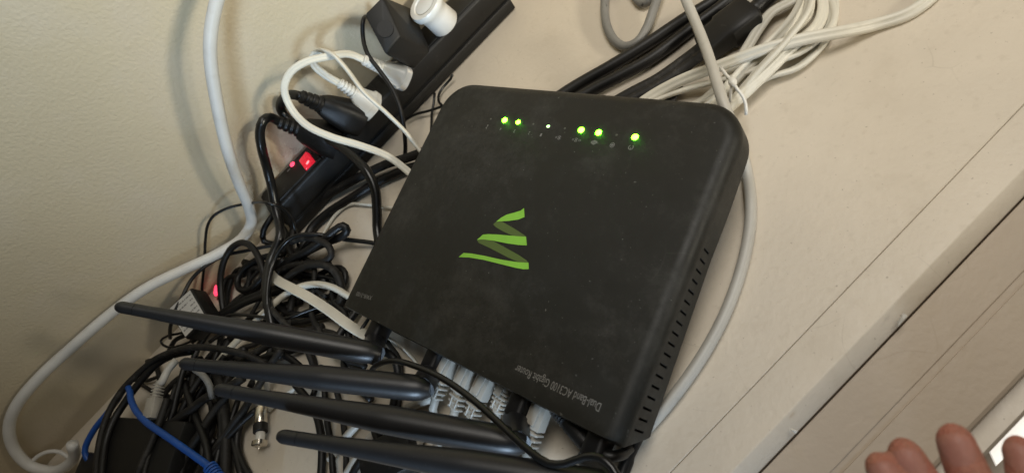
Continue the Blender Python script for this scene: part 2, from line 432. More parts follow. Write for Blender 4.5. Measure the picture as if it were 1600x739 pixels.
def text(body, p0, p1, size, parent, mat):
    a, b = V(p0).to_3d(), V(p1).to_3d()
    cu = bpy.data.curves.new('text', 'FONT'); cu.body = body; cu.size = 1.0
    o = bpy.data.objects.new('tmp', cu); COL.objects.link(o)
    bpy.context.view_layer.update()
    dg = bpy.context.evaluated_depsgraph_get()
    me = bpy.data.meshes.new_from_object(o.evaluated_get(dg)); bpy.data.objects.remove(o)
    wx = max(v.co.x for v in me.vertices)-min(v.co.x for v in me.vertices)
    d = (b-a); L_ = d.length; ang = math.atan2(d.y, d.x)
    sx = L_/wx
    me.transform(Matrix.Translation(a+V((0, 0, 0.00014))) @ Matrix.Rotation(ang, 4, 'Z') @ Matrix.Diagonal((sx, size, 1, 1)))
    me.transform(RL)
    return link('lettering', me, mat, parent, local=True)
t = [(-0.1044,0.0815),(-0.0459,0.0818)]
text('Dual-Band AC3100 Gigabit Router', (t[0][0], t[0][1]), (t[1][0], t[1][1]), 0.0066, router, M_gprint)
t = [(0.0947,0.0812),(0.1125,0.0829)]
text('XWR-3100', (t[0][0], t[0][1]), (t[1][0], t[1][1]), 0.0046, router, M_gprint)

def dome(x, y, rx, ry, h, mat, name):
    bm = bmesh.new(); rings = []
    for k in range(5):
        a = math.pi/2*k/4.4
        rings.append([bm.verts.new((x+rx*math.cos(a)*math.cos(2*math.pi*j/16), y+ry*math.cos(a)*math.sin(2*math.pi*j/16), h*math.sin(a)-0.0003)) for j in range(16)])
    for i in range(4):
        for j in range(16): bm.faces.new((rings[i][j], rings[i][(j+1) % 16], rings[i+1][(j+1) % 16], rings[i+1][j]))
    bm.faces.new(rings[-1])
    me = from_bm(bm); me.transform(RL)
    return link(name, me, mat, router, smooth=180, local=True)
for x, y in [(0.0486,-0.0704),(-0.0189,-0.0702),(-0.0325,-0.0700),(-0.0590,-0.0701)]: dome(x, y, 0.0023, 0.0021, 0.0014, M_led, 'status_light')
for x, y in [(0.0356,-0.0701)]: dome(x, y, 0.0021, 0.0017, 0.0012, M_led, 'status_light')
for x, y in [(0.0083,-0.0699)]: dome(x, y, 0.0017, 0.0013, 0.0006, M_ledc, 'status_light')
for x, y in [(0.0622,-0.0700),(0.0215,-0.0702),(-0.0058,-0.0699),(-0.0460,-0.0700)]: dome(x, y, 0.0013, 0.0012, 0.0004, M_ledoff, 'status_light')

def ring(x, y, r0, r1, a0=0, a1=360, n=20):
    out = []
    for k in range(n):
        a, b = [math.radians(a0+(a1-a0)*q/n) for q in (k, k+1)]
        out.append([(x+r0*math.cos(a), y+r0*math.sin(a)), (x+r1*math.cos(a), y+r1*math.sin(a)), (x+r1*math.cos(b), y+r1*math.sin(b)), (x+r0*math.cos(b), y+r0*math.sin(b))])
    return out
ic = [(0.0621,-0.0630),(0.0483,-0.0630),(0.0347,-0.0628),(0.0214,-0.0629),(0.0080,-0.0628),(-0.0048,-0.0627),(-0.0184,-0.0628),(-0.0324,-0.0628),(-0.0460,-0.0628),(-0.0592,-0.0630)]
def icon(polys): flat('icon', polys, M_gprint, 0.0001, router)
x, y = ic[9]; icon(ring(x, y, 0.00125, 0.00175, -60, 240)+[[(x-0.0002, y), (x+0.0002, y), (x+0.0002, y+0.0018), (x-0.0002, y+0.0018)]])
x, y = ic[8]; icon(ring(x, y, 0.0013, 0.0017)+ring(x, y, 0.0004, 0.0008)+[[(x-0.0016, y-0.0002), (x+0.0016, y-0.0002), (x+0.0016, y+0.0002), (x-0.0016, y+0.0002)]])
x, y = ic[7]; icon(ring(x, y, 0, 0.0016)+ring(x-0.0013, y-0.0002, 0, 0.0011)+ring(x+0.0012, y, 0, 0.0011))
for k in (5, 6):
    x, y = ic[k]; icon(ring(x, y, 0, 0.0006)+ring(x, y, 0.0010, 0.0014, 20, 160)+ring(x, y, 0.0010, 0.0014, 200, 340)+ring(x+0.0025, y, 0.0004, 0.0007)+([[(x-0.0026, y-0.0008), (x-0.0022, y-0.0008), (x-0.0022, y+0.0008), (x-0.0026, y+0.0008)], [(x-0.0036, y-0.0008), (x-0.0032, y-0.0008), (x-0.0032, y+0.0008), (x-0.0036, y+0.0008)]] if k == 6 else []))
for k, dgt in ((1, '4'), (2, '3'), (3, '2'), (4, '1')):
    x, y = ic[k]; text(dgt, (x-0.0007, y-0.0012), (x+0.0007, y-0.0012), 0.0034, router, M_gprint)
x, y = ic[0]; icon([[(x-0.0002, y-0.0018), (x+0.0002, y-0.0018), (x+0.0002, y+0.0018), (x-0.0002, y+0.0018)], [(x+0.0002, y), (x+0.0011, y+0.0005), (x+0.0011, y+0.0008), (x+0.0002, y+0.0004)]]+ring(x, y-0.0015, 0, 0.0006))

# antennas: hinge block on the back, sleeve and tip
def antenna(hx, b, tip, r0=0.0092, r1=0.0042):
    a = rw(hx, HY-0.006, -0.012); b = V(b); tip = V(tip)
    ax = (tip-b).normalized(); b0 = b-ax*0.008
    L_ = (tip-b0).length
    path = [b0+ax*(L_*k/40) for k in range(41)]
    def rad(q):
        q = min(max(q, 0), 1)
        if q < 0.42: r = r0*(1-0.06*q)
        else: r = r0*0.975-(r0*0.975-r1)*min(1, (q-0.42)/0.46)**0.85
        return r
    def sec(i, n):
        q = i/40.0; r = rad(q)
        if i < 3: r *= (0.55, 0.85, 0.96)[i]
        return [(r*math.cos(2*math.pi*k/24), r*math.sin(2*math.pi*k/24)) for k in range(24)]
    cut = 38
    body = link('antenna', sweep(path[:cut], sec), M_ant, router, smooth=50)
    tp_ = [path[cut-1]+ax*0.0003+(tip-path[cut-1])*(k/10) for k in range(11)]
    link('antenna_tip', sweep(tp_, lambda i, n: [(r1*0.985*math.sqrt(max(0.02, 1-max(0, (i/10-0.58)/0.42)**2))*math.cos(2*math.pi*k/24), r1*0.985*math.sqrt(max(0.02, 1-max(0, (i/10-0.58)/0.42)**2))*math.sin(2*math.pi*k/24)) for k in range(24)]), M_ant, body, smooth=50)
    o = rw(hx, HY+0.013, -0.016)
    up = RR @ V((0, 0, 1)); bk = RR @ V((0, 1, 0)); sd = RR @ V((1, 0, 0))
    h1 = loft(rw(hx, HY-0.012, -0.016), o, [(0, 0.0065, 0.0075), (0.95, 0.0065, 0.0075), (1.0, 0.0055, 0.0065)], up, 20, 4.0)
    h2 = loft(o, b0+ax*0.006, [(-0.15, 0.0068, 0.0068), (0.3, 0.0075, 0.0075), (1.0, 0.0078, 0.0078)], up, 20, 2.6)
    link('antenna_hinge', joined(h1, h2), M_ant, body, smooth=40)
    return body
hx = [(0.0902,0.0990),(0.0273,0.0991),(-0.0486,0.0981),(-0.1030,0.0985)]
bt = [(-0.1344,0.0253,0.0360),(-0.1190,-0.0263,0.0360),(-0.0903,-0.1005,0.0380),(-0.0646,-0.1562,0.0420),(-0.2307,0.1338,0.1360),(-0.2223,0.0800,0.1040),(-0.2035,0.0355,0.1040),(-0.1840,-0.0193,0.0920)]
for k in range(4): antenna(hx[k][0], bt[k], bt[4+k], r0=(0.0082, 0.0084, 0.0086, 0.0084)[k])

# ------------------------------------------------------------------ power strip
SX0, SX1, SY0, SY1, SH = -0.149, 0.152, 0.233, 0.2705, 0.036
strip = thing('power_strip', 'long black power strip lying along the wall with a lit red switch', 'power strip', ((SX0+SX1)/2, (SY0+SY1)/2, 0.0))
cx, cy = (SX0+SX1)/2, (SY0+SY1)/2
link('base', rbox((cx, cy, 0.0065), AX, (SX1-SX0, SY1-SY0, 0.0116), 0.0014), M_strip, strip, smooth=40)
link('cover', rbox((cx, cy+0.0006, 0.0243), AX, (SX1-SX0-0.0012, SY1-SY0-0.0012, 0.0236), 0.0030, 3), M_strip, strip, smooth=40)
link('seam', rbox((cx, cy, 0.0122), AX, (SX1-SX0-0.005, SY1-SY0-0.004, 0.002), 0), M_slot, strip)
link('switch_plate', rbox((SX0+0.038, cy+0.0004, 0.0368), AX, (0.066, 0.030, 0.003), 0.0012), M_strip, strip, smooth=40)
link('plate_ridge', rbox((SX0+0.0730, cy, 0.0368), AX, (0.002, 0.031, 0.0036), 0.0006), M_strip, strip, smooth=40)
for k in range(5):
    xx = SX0+0.093+k*0.042
    link('outlet', rbox((xx, cy+0.0004, 0.0363), AX, (0.033, 0.029, 0.0014), 0.0005), M_strip, strip, smooth=40)
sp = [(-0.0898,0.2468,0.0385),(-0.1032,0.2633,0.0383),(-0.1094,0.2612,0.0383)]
sw = V(sp[0])
rk = link('rocker_switch', rbox(sw, (V((1, 0, 0.12)).normalized(), V((0, 1, 0)), V((-0.12, 0, 1)).normalized()), (0.0115, 0.0195, 0.006), 0.0012), M_red, strip, smooth=40)
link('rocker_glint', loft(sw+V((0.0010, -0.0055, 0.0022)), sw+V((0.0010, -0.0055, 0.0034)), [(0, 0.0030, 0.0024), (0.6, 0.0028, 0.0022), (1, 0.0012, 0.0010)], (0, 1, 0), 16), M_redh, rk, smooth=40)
link('switch_frame', joined(*[rbox(sw+V((dx, dy, -0.001)), AX, dm, 0.0005) for dx, dy, dm in ((-0.0068, 0, (0.002, 0.021, 0.003)), (0.0068, 0, (0.002, 0.021, 0.003)), (0, 0.0098, (0.0114, 0.0016, 0.003)), (0, -0.0098, (0.0114, 0.0016, 0.003)))]), M_strip, strip, smooth=40)
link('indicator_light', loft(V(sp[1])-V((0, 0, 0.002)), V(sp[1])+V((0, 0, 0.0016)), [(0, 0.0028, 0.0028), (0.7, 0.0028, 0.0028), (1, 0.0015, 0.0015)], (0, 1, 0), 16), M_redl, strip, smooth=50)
link('marking', rbox(V(sp[2]), AX, (0.0036, 0.0012, 0.0003), 0), M_gprint, strip)
rl = bpy.data.lights.new('switch_glow', 'POINT'); rl.energy = 0.0012; rl.color = (1, 0.06, 0.1); rl.shadow_soft_size = 0.004
ro = bpy.data.objects.new('switch_glow', rl); COL.objects.link(ro); ro.location = sw+V((-0.002, 0, 0.012))

# wall adapter (black) on the strip
aq = [(0.0391,0.2317,0.1040),(0.0276,0.2064,0.0800),(0.0474,0.2086,0.0800),(0.0607,0.2308,0.1040),(0.0395,0.2248,0.0390),(0.0613,0.2262,0.0390),(0.0794,0.2661,0.0580),(0.0347,0.2448,0.0480),(0.0629,0.2575,0.0400)]
bm = bmesh.new()
for p in aq: bm.verts.new(p)
bmesh.ops.convex_hull(bm, input=bm.verts)
bmesh.ops.bevel(bm, geom=list(bm.edges), offset=0.0016, segments=2, profile=0.5, affect='EDGES')
ad = thing('wall_adapter', 'bulky black wall adapter plugged in beside the white round plug', 'adapter', V(aq[4]))
link('body', from_bm(bm), M_strip, ad, smooth=30)
c0 = V(aq[0])*0.2+V(aq[1])*0.3+V(aq[2])*0.3+V(aq[3])*0.2
nrm = (V(aq[1])-V(aq[0])).cross(V(aq[3])-V(aq[0])).normalized()
if nrm.dot(V((-0.0085,-0.2612,0.3437))-c0) < 0: nrm = -nrm
link('recess', loft(c0-nrm*0.004, c0+nrm*0.0012, [(0, 0.0074, 0.0074), (1, 0.0070, 0.0070)], (0, 1, 0), 24), M_strip, ad, smooth=40)
link('cord', tube([(0.0477,0.2702,0.0700),(0.0430,0.2620,0.0860),(0.0359,0.2492,0.0920),(0.0266,0.2462,0.0840),(0.0186,0.2320,0.0780),(0.0151,0.2176,0.0660),(0.0112,0.2025,0.0540),(0.0027,0.1903,0.0420),(-0.0085,0.1871,0.0260),(-0.0214,0.1889,0.0090),(-0.0324,0.1820,0.0060)], 0.0019), M_black, ad, smooth=180)

# white round plug
wp = [(0.0902,0.2404,0.0380)]
b = V(wp[0]); t_ = b+V((-0.005, -0.001, 0.030))
rp = thing('round_plug', 'white round plug with a flared rim on the power strip', 'plug', b)
link('body', loft(b, t_, [(0, 0.0128, 0.0128), (0.05, 0.0140, 0.0140), (0.5, 0.0134, 0.0134), (0.70, 0.0138, 0.0138), (0.80, 0.0166, 0.0166), (0.93, 0.0172, 0.0172), (1.0, 0.0160, 0.0160), (1.0, 0.0118, 0.0118), (0.95, 0.0104, 0.0104)], (0, 1, 0), 36), M_wplug, rp, smooth=45)
link('cap', loft(b.lerp(t_, 0.9), b.lerp(t_, 0.985), [(0, 0.0100, 0.0100), (0.9, 0.0100, 0.0100), (1.0, 0.0092, 0.0092)], (0, 1, 0), 32), M_wplug, rp, smooth=45)

# white lamp-cord plugs and their cords
def white_plug(base, end, label, cord, mats, wide=0.0150, cr=0.0034):
    base, end = V(base), V(end)
    p = thing('white_plug', label, 'plug', base, group='white plugs in the power strip')
    link('body', loft(base, base.lerp(end, 0.56), [(0, wide, 0.0115), (0.25, wide, 0.0115), (0.33, wide*0.84, 0.0100), (0.8, wide*0.60, 0.0076), (1.0, 0.0056, 0.0056)], (0.3, 0.1, 1), 24, 3.2), mats, p, smooth=40)
    secs = []
    for k in range(5):
        t0 = k/5.0; r = 0.0058-0.0012*t0
        secs += [(t0, r*0.72, r*0.72), (t0+0.03, r, r), (t0+0.12, r, r), (t0+0.15, r*0.72, r*0.72)]
    secs += [(1.0, 0.0036, 0.0036)]
    link('strain_relief', loft(base.lerp(end, 0.55), end, secs, (0.3, 0.1, 1), 20), M_wplug, p, smooth=40)
    link('cord', tube([end-(end-base).normalized()*0.002]+cord, cr, 'zip', up=(0.0, -0.65, 0.75)), M_white, p, smooth=180)
white_plug([(0.0262,0.2288,0.0400)][0], [(0.0123,0.2307,0.0780)][0], 'white plug next to the black adapter, clear cover, cord looping far left', [(0.0073,0.2344,0.0880),(-0.0049,0.2315,0.1000),(-0.0225,0.2310,0.1120),(-0.0371,0.2316,0.1150),(-0.0504,0.2309,0.1100),(-0.0584,0.2267,0.0980),(-0.0600,0.2091,0.0860),(-0.0529,0.1921,0.0720),(-0.0420,0.1787,0.0560),(-0.0325,0.1652,0.0380),(-0.0293,0.1412,0.0260),(-0.0294,0.1276,0.0200)], M_clear, 0.0165, 0.0031)
white_plug([(-0.0111,0.2311,0.0380)][0], [(-0.0166,0.2408,0.0740)][0], 'white plug beside the black plugs, cord bent in a narrow loop', [(-0.0198,0.2448,0.0840),(-0.0202,0.2499,0.0960),(-0.0154,0.2503,0.1020),(-0.0081,0.2433,0.1040),(-0.0030,0.2266,0.1020),(-0.0037,0.2135,0.0920),(-0.0076,0.1873,0.0800),(-0.0070,0.1685,0.0640),(-0.0074,0.1582,0.0460),(-0.0100,0.1452,0.0340),(-0.0117,0.1330,0.0260)], M_wplug)

# black plugs and their cords
def black_plug(base, end, label, cord, r):
    base, end = V(base), V(end)
    p = thing('black_plug', label, 'plug', base, group='black plugs in the power strip')
    link('body', loft(base, base.lerp(end, 0.66), [(0, 0.0165, 0.0135), (0.35, 0.0165, 0.0135), (0.5, 0.0150, 0.0125), (0.85, 0.0105, 0.0100), (1, 0.0078, 0.0078)], (0.6, 0, 1), 24, 3.4), M_black, p, smooth=40)
    secs = []
    for k in range(4):
        t0 = k/4.0; q = 0.0074-0.0022*t0
        secs += [(t0, q*0.85, q*0.85), (t0+0.05, q, q), (t0+0.17, q, q), (t0+0.2, q*0.85, q*0.85)]
    link('strain_relief', loft(base.lerp(end, 0.64), end, secs+[(1.0, 0.004, 0.004)], (0.6, 0, 1), 20), M_black, p, smooth=40)
    link('cord', tube([end-(end-base).normalized()*0.003]+cord, r), M_gloss, p, smooth=180)
black_plug([(-0.0293,0.2348,0.0380)][0], [(-0.0477,0.2390,0.0920)][0], 'black plug beside the white plug, cord bending over the switch', [(-0.0525,0.2512,0.0920),(-0.0626,0.2639,0.0880),(-0.0698,0.2680,0.0820),(-0.0725,0.2647,0.0740),(-0.0702,0.2524,0.0650),(-0.0640,0.2389,0.0580),(-0.0585,0.2226,0.0520),(-0.0544,0.1988,0.0440),(-0.0543,0.1738,0.0360),(-0.0602,0.1603,0.0270),(-0.0723,0.1496,0.0180),(-0.0836,0.1400,0.0110),(-0.0911,0.1252,0.0070),(-0.0894,0.0931,0.0060)], 0.0042)
black_plug([(-0.0565,0.2343,0.0380)][0], [(-0.0789,0.2543,0.0820)][0], 'black plug nearest the red switch, cord hanging down past it', [(-0.0795,0.2531,0.0900),(-0.0848,0.2468,0.0960),(-0.0938,0.2456,0.0920),(-0.1039,0.2425,0.0820),(-0.1161,0.2465,0.0640),(-0.1268,0.2442,0.0500),(-0.1371,0.2361,0.0400),(-0.1443,0.2253,0.0330),(-0.1519,0.2093,0.0300),(-0.1634,0.2029,0.0280),(-0.1737,0.1965,0.0270),(-0.1834,0.1828,0.0270),(-0.1906,0.1696,0.0260),(-0.1952,0.1561,0.0240),(-0.2038,0.1364,0.0180),(-0.2107,0.1142,0.0120)], 0.0042)

# ------------------------------------------------------------------ cables round the strip and on the wall
cable('white_cable', 'thick white cable hanging down the wall and curving back along it', [(0.1202,0.2120,0.2323),(0.0544,0.2170,0.2197),(0.0086,0.2200,0.2070),(-0.0228,0.2220,0.1967),(-0.0386,0.2220,0.1895),(-0.0565,0.2220,0.1787),(-0.0713,0.2230,0.1663),(-0.0921,0.2250,0.1434),(-0.1165,0.2300,0.1114),(-0.1399,0.2370,0.0770),(-0.1569,0.2440,0.0494),(-0.1686,0.2480,0.0357),(-0.1863,0.2510,0.0300),(-0.2109,0.2530,0.0364),(-0.2388,0.2560,0.0478),(-0.2721,0.2580,0.0609),(-0.3058,0.2600,0.0667),(-0.3496,0.2610,0.0709),(-0.3949,0.2620,0.0739),(-0.4283,0.2630,0.0706),(-0.4541,0.2630,0.0602),(-0.4737,0.2580,0.0429),(-0.4797,0.2480,0.0259),(-0.4698,0.2360,0.0133),(-0.4509,0.2280,0.0119),(-0.4347,0.2240,0.0173),(-0.4224,0.2220,0.0281)], 4.9, M_coax, 'cable', up=(0, -1, 0))
cable('cable_loop', 'thin pale loop of cable closing the curl at the bottom left', [(-0.4831,0.2520,0.0258),(-0.4714,0.2520,0.0260),(-0.4590,0.2480,0.0234),(-0.4514,0.2420,0.0183),(-0.4495,0.2360,0.0129),(-0.4463,0.2300,0.0119)], 1.9, M_coax, 'cable', up=(0, -1, 0))
cable('thin_cable', 'thin black cord arching over the white cable beside the wall', [(-0.2610,0.2500,0.0127),(-0.2492,0.2560,0.0215),(-0.2275,0.2600,0.0359),(-0.2105,0.2600,0.0490),(-0.1922,0.2580,0.0610),(-0.1807,0.2560,0.0640),(-0.1674,0.2520,0.0616),(-0.1517,0.2440,0.0547)]+[(-0.1342,0.2125,0.0580),(-0.1312,0.2110,0.0460),(-0.1344,0.2121,0.0320),(-0.1425,0.2096,0.0200),(-0.1512,0.2067,0.0100)], 1.3, M_gloss, 'cord')
for pts, lb in (([(0.0028,0.2279,0.0060),(0.0116,0.2225,0.0060),(0.0193,0.2144,0.0060),(0.0318,0.2035,0.0060),(0.0385,0.1985,0.0060)], 'thin black wire crossing flat from strip to router corner'),
                ([(0.0620,0.2216,0.0080),(0.0579,0.2217,0.0060),(0.0474,0.2228,0.0050),(0.0396,0.2201,0.0050),(0.0345,0.2139,0.0050),(0.0329,0.2014,0.0050)], 'thin black wire curling out from under the strip'),
                ([(0.0376,0.2188,0.0100),(0.0298,0.2133,0.0070),(0.0216,0.2073,0.0050),(0.0136,0.1965,0.0050),(0.0046,0.1841,0.0050)], 'short straight black wire between the strip and router corner')):
    cable('thin_wire', lb, pts, 1.25, M_gloss, 'wire')
cable('power_cable', 'thick black cord running beside the strip, upper of the two', [(0.0069,0.1571,0.0120),(-0.0181,0.1743,0.0120),(-0.0427,0.1963,0.0110),(-0.0738,0.2182,0.0090),(-0.1014,0.2343,0.0070),(-0.1260,0.2441,0.0060),(-0.1439,0.2380,0.0060),(-0.1589,0.2260,0.0060),(-0.1739,0.2208,0.0070)], 4.2, M_dusty, 'cord', group='thick cords along the strip')
cable('power_cable', 'thick black cord running beside the strip, lower of the two', [(-0.0038,0.1484,0.0060),(-0.0255,0.1721,0.0050),(-0.0519,0.1899,0.0050),(-0.0847,0.2052,0.0050),(-0.1123,0.2166,0.0050),(-0.1329,0.2187,0.0050),(-0.1487,0.2087,0.0050),(-0.1649,0.2064,0.0060)], 4.4, M_black, 'cord', group='thick cords along the strip')
cable('thin_white_cable', 'thin white cable curving out from the left edge of the router', [(-0.0537,0.1351,0.0040),(-0.0643,0.1582,0.0030),(-0.0790,0.1867,0.0030),(-0.0920,0.2047,0.0030),(-0.1083,0.2080,0.0030),(-0.1225,0.2036,0.0030),(-0.1358,0.1972,0.0030)], 1.5, M_white, 'cable')

# ------------------------------------------------------------------ top of the photo
G = 'heavy black cords behind the router'
cable('power_cable', 'heavy black cord behind the router, farthest from the white bundle', [(0.2543,0.0444,0.0060),(0.2265,0.0474,0.0060),(0.2015,0.0580,0.0060),(0.1693,0.0696,0.0060),(0.1388,0.0815,0.0060),(0.1075,0.0948,0.0060),(0.0841,0.1014,0.0060),(0.0496,0.1051,0.0060)], 4.9, M_black, 'cord', group=G)
cable('power_cable', 'heavy black cord behind the router, middle one of three', [(0.2540,0.0348,0.0080),(0.2283,0.0364,0.0070),(0.1971,0.0459,0.0060),(0.1630,0.0548,0.0060),(0.1380,0.0660,0.0060),(0.1135,0.0776,0.0060),(0.0918,0.0843,0.0060),(0.0569,0.0864,0.0060)], 4.9, M_black, 'cord', group=G)
cable('power_cable', 'dusty black cord pair leaving the dark connector toward the router', [(0.1870,0.0195,0.0100),(0.1699,0.0247,0.0080),(0.1474,0.0314,0.0070),(0.1273,0.0413,0.0070),(0.1050,0.0507,0.0070),(0.0811,0.0551,0.0070)], 7.6, M_dusty, 'cord', kind='zip', group=G)
co = [(0.2238,0.0105,0.0110),(0.1834,0.0204,0.0100)]
ec = thing('cord_connector', 'black rectangular connector joining two heavy cords', 'connector', V(co[1])-V((0, 0, 0.009)))
link('body', loft(co[0], co[1], [(0, 0.0115, 0.0085), (0.05, 0.0135, 0.0095), (0.55, 0.0135, 0.0095), (0.6, 0.0120, 0.0085), (0.95, 0.0110, 0.008), (1.0, 0.009, 0.007)], (0, 0, 1), 24, 5.0), M_strip, ec, smooth=35)
link('cord', tube([(0.2632,0.0141,0.0100),(0.2415,0.0096,0.0100),(0.2325,0.0103,0.0100),(0.2213,0.0106,0.0110)], 0.0060), M_black, ec, smooth=180)
cable('flat_tie', 'short flat black strap poking out under the white bundle', [(0.1565,0.0198,0.0040),(0.1444,0.0158,0.0040),(0.1316,0.0099,0.0040)], 4.2, M_dusty, 'strap', kind='flat')
cable('grey_cable', 'dark grey cable bent into a loop at the top edge', [(0.2144,0.1601,0.0070),(0.1946,0.1430,0.0060),(0.1790,0.1275,0.0050),(0.1689,0.1131,0.0040),(0.1630,0.0980,0.0040),(0.1628,0.0855,0.0040),(0.1698,0.0786,0.0050),(0.1833,0.0808,0.0060),(0.1960,0.0860,0.0080),(0.2086,0.0919,0.0100),(0.2222,0.0994,0.0120)], 3.7, M_dgrey, 'cable')
cable('grey_cable', 'dark grey cable end curling beside the grey loop', [(0.2123,0.1294,0.0060),(0.2044,0.1160,0.0040),(0.2013,0.1050,0.0040),(0.2043,0.1001,0.0050),(0.2140,0.1052,0.0070)], 3.3, M_dgrey, 'cable')
cable('grey_cable', 'light grey cable passing under the router corner and curving out beyond its vents', [(0.2087,0.0576,0.0440),(0.1929,0.0340,0.0420),(0.1803,0.0146,0.0380),(0.1628,-0.0122,0.0360),(0.1428,-0.0418,0.0350),(0.1361,-0.0531,0.0280),(0.1311,-0.0611,0.0140),(0.1222,-0.0718,0.0050),(0.1092,-0.0855,0.0050),(0.0956,-0.0969,0.0050),(0.0732,-0.1106,0.0050),(0.0475,-0.1220,0.0050),(0.0237,-0.1294,0.0050),(0.0011,-0.1341,0.0050),(-0.0202,-0.1367,0.0050),(-0.0365,-0.1371,0.0050),(-0.0501,-0.1353,0.0050)], 3.5, M_grey, 'cable')

bun = thing('cord_bundle', 'white lamp cord coiled in loops and tied behind the router', 'cord bundle', [(0.1901,-0.0184,0.0000)][0])
strands = [
    [(0.2913,-0.0794,0.0040),(0.2747,-0.0790,0.0040),(0.2624,-0.0756,0.0040),(0.2484,-0.0656,0.0050),(0.2309,-0.0562,0.0120),(0.2108,-0.0401,0.0180),(0.1918,-0.0237,0.0200),(0.1713,-0.0060,0.0180),(0.1546,0.0106,0.0140),(0.1351,0.0238,0.0100),(0.1172,0.0304,0.0080)],
    [(0.1245,0.0284,0.0060),(0.1482,0.0120,0.0070),(0.1640,-0.0043,0.0090),(0.1754,-0.0170,0.0100),(0.1921,-0.0294,0.0100),(0.2073,-0.0392,0.0080),(0.2240,-0.0425,0.0060),(0.2390,-0.0397,0.0050),(0.2514,-0.0291,0.0050),(0.2621,-0.0123,0.0050)],
    [(0.1414,-0.0185,0.0070),(0.1576,-0.0289,0.0100),(0.1817,-0.0316,0.0160),(0.2065,-0.0332,0.0200),(0.2277,-0.0309,0.0220),(0.2489,-0.0177,0.0220)],
    [(0.1381,-0.0268,0.0050),(0.1646,-0.0266,0.0060),(0.1852,-0.0344,0.0060),(0.2001,-0.0445,0.0040),(0.2219,-0.0464,0.0040),(0.2383,-0.0411,0.0040),(0.2558,-0.0285,0.0040),(0.2691,-0.0117,0.0040)],
    [(0.1338,-0.0172,0.0080),(0.1598,-0.0200,0.0110),(0.1856,-0.0210,0.0140),(0.2072,-0.0234,0.0160),(0.2258,-0.0227,0.0160),(0.2417,-0.0178,0.0160),(0.2532,-0.0116,0.0160)],
    [(0.1496,-0.0095,0.0060),(0.1752,-0.0109,0.0070),(0.1991,-0.0063,0.0080),(0.2139,-0.0031,0.0090),(0.2304,-0.0011,0.0090),(0.2438,-0.0070,0.0090),(0.2564,-0.0081,0.0090)],
    [(0.1274,-0.0278,0.0100),(0.1520,-0.0327,0.0120),(0.1802,-0.0348,0.0130),(0.2102,-0.0348,0.0120),(0.2292,-0.0364,0.0100),(0.2457,-0.0281,0.0090),(0.2592,-0.0125,0.0090)],
    [(0.1312,0.0095,0.0040),(0.1465,-0.0043,0.0050),(0.1625,-0.0106,0.0060),(0.1856,-0.0123,0.0050),(0.2057,-0.0140,0.0040),(0.2273,-0.0146,0.0040),(0.2440,-0.0103,0.0040),(0.2613,0.0017,0.0040)],
    [(0.1278,-0.0003,0.0040),(0.1469,-0.0126,0.0040),(0.1715,-0.0190,0.0040),(0.1960,-0.0196,0.0040),(0.2143,-0.0262,0.0100),(0.2311,-0.0288,0.0120),(0.2505,-0.0173,0.0120)],
]
for k, pts in enumerate(strands):
    link('strand', tube(pts, 0.0040, 'zip', up=(random.uniform(-0.8, 0.8), random.uniform(-0.8, 0.8), 0.6), wob=0.0006), M_white, bun, smooth=180)
tw = thing('twist_tie', 'thin white twist tie knotted round the coiled cord', 'tie', [(0.1759,-0.0107,0.0000)][0])
link('wire', joined(tube([(0.1682,-0.0138,0.0240),(0.1647,-0.0216,0.0250),(0.1621,-0.0293,0.0250),(0.1593,-0.0357,0.0240),(0.1579,-0.0406,0.0220),(0.1548,-0.0454,0.0200),(0.1504,-0.0488,0.0160)], 0.0011), tube([(0.1534,-0.0331,0.0160),(0.1577,-0.0313,0.0220),(0.1621,-0.0293,0.0250),(0.1646,-0.0220,0.0220)], 0.001)), M_wplug, tw, smooth=180)
link('knot', loft([(0.1636,-0.0272,0.0260)][0], [(0.1598,-0.0329,0.0250)][0], [(0, 0.001, 0.001), (0.2, 0.0024, 0.002), (0.5, 0.0028, 0.0024), (0.8, 0.0022, 0.002), (1, 0.001, 0.001)], (0, 0, 1), 14), M_wplug, tw, smooth=180)

# ------------------------------------------------------------------ plugs in the back of the router
up = RR @ V((0, 0, 1)); bk = RR @ V((0, 1, 0)); sd = RR @ V((1, 0, 0))
def lan_plug(x, label, cord, lean=0.0, drop=0.008, z=-0.0165, ribs=4, body=0.014, turn=True):
    p0 = rw(x, HY-0.010, z); d = (bk+sd*lean-up*0.12).normalized()
    p1 = p0+d*(0.010+body); p2 = p1+d*0.014-up*drop*0.3
    p = thing('network_plug', label, 'network plug', p0, group='pale network plugs in the router')
    s2 = d.cross(up).normalized(); u2 = s2.cross(d).normalized()
    link('body', rbox((p0+p1)/2, (s2, d, u2), (0.0112, (p1-p0).length, 0.0082), 0.0007), M_lan, p, smooth=40)
    clip = link('clip', rbox((p0+p1)/2+u2*0.0050+d*0.002, (s2, (d+u2*0.08).normalized(), u2), (0.0052, 0.015, 0.0012), 0.0004), M_lan, p, smooth=40)
    parts = [loft(p1, p2, [(0, 0.0038, 0.003), (1, 0.003, 0.003)], u2, 14)]
    for k in range(ribs):
        c = p1.lerp(p2, (k+0.5)/ribs); w = 0.0114-0.0022*k/ribs
        parts.append(rbox(c, (s2, d, u2), (w, 0.0018, 0.0078-0.002*k/ribs), 0.0005, 1))
    for s_ in (-1, 1): parts.append(rbox(p1.lerp(p2, 0.45)+s2*s_*0.0024, (s2, d, u2), (0.0014, 0.0125, 0.0066), 0.0004, 1))
    link('boot', joined(*parts), M_lan, p, smooth=40)
    link('cord', tube([p2-d*0.003, p2+d*0.006-up*0.002, p2+d*0.015-up*0.007]+cord[2:], 0.0029), M_lan, p, smooth=180)
ex = [(0.0167,0.0988),(-0.0007,0.0988),(-0.0177,0.0987),(-0.0335,0.0982),(-0.0616,0.0981)]
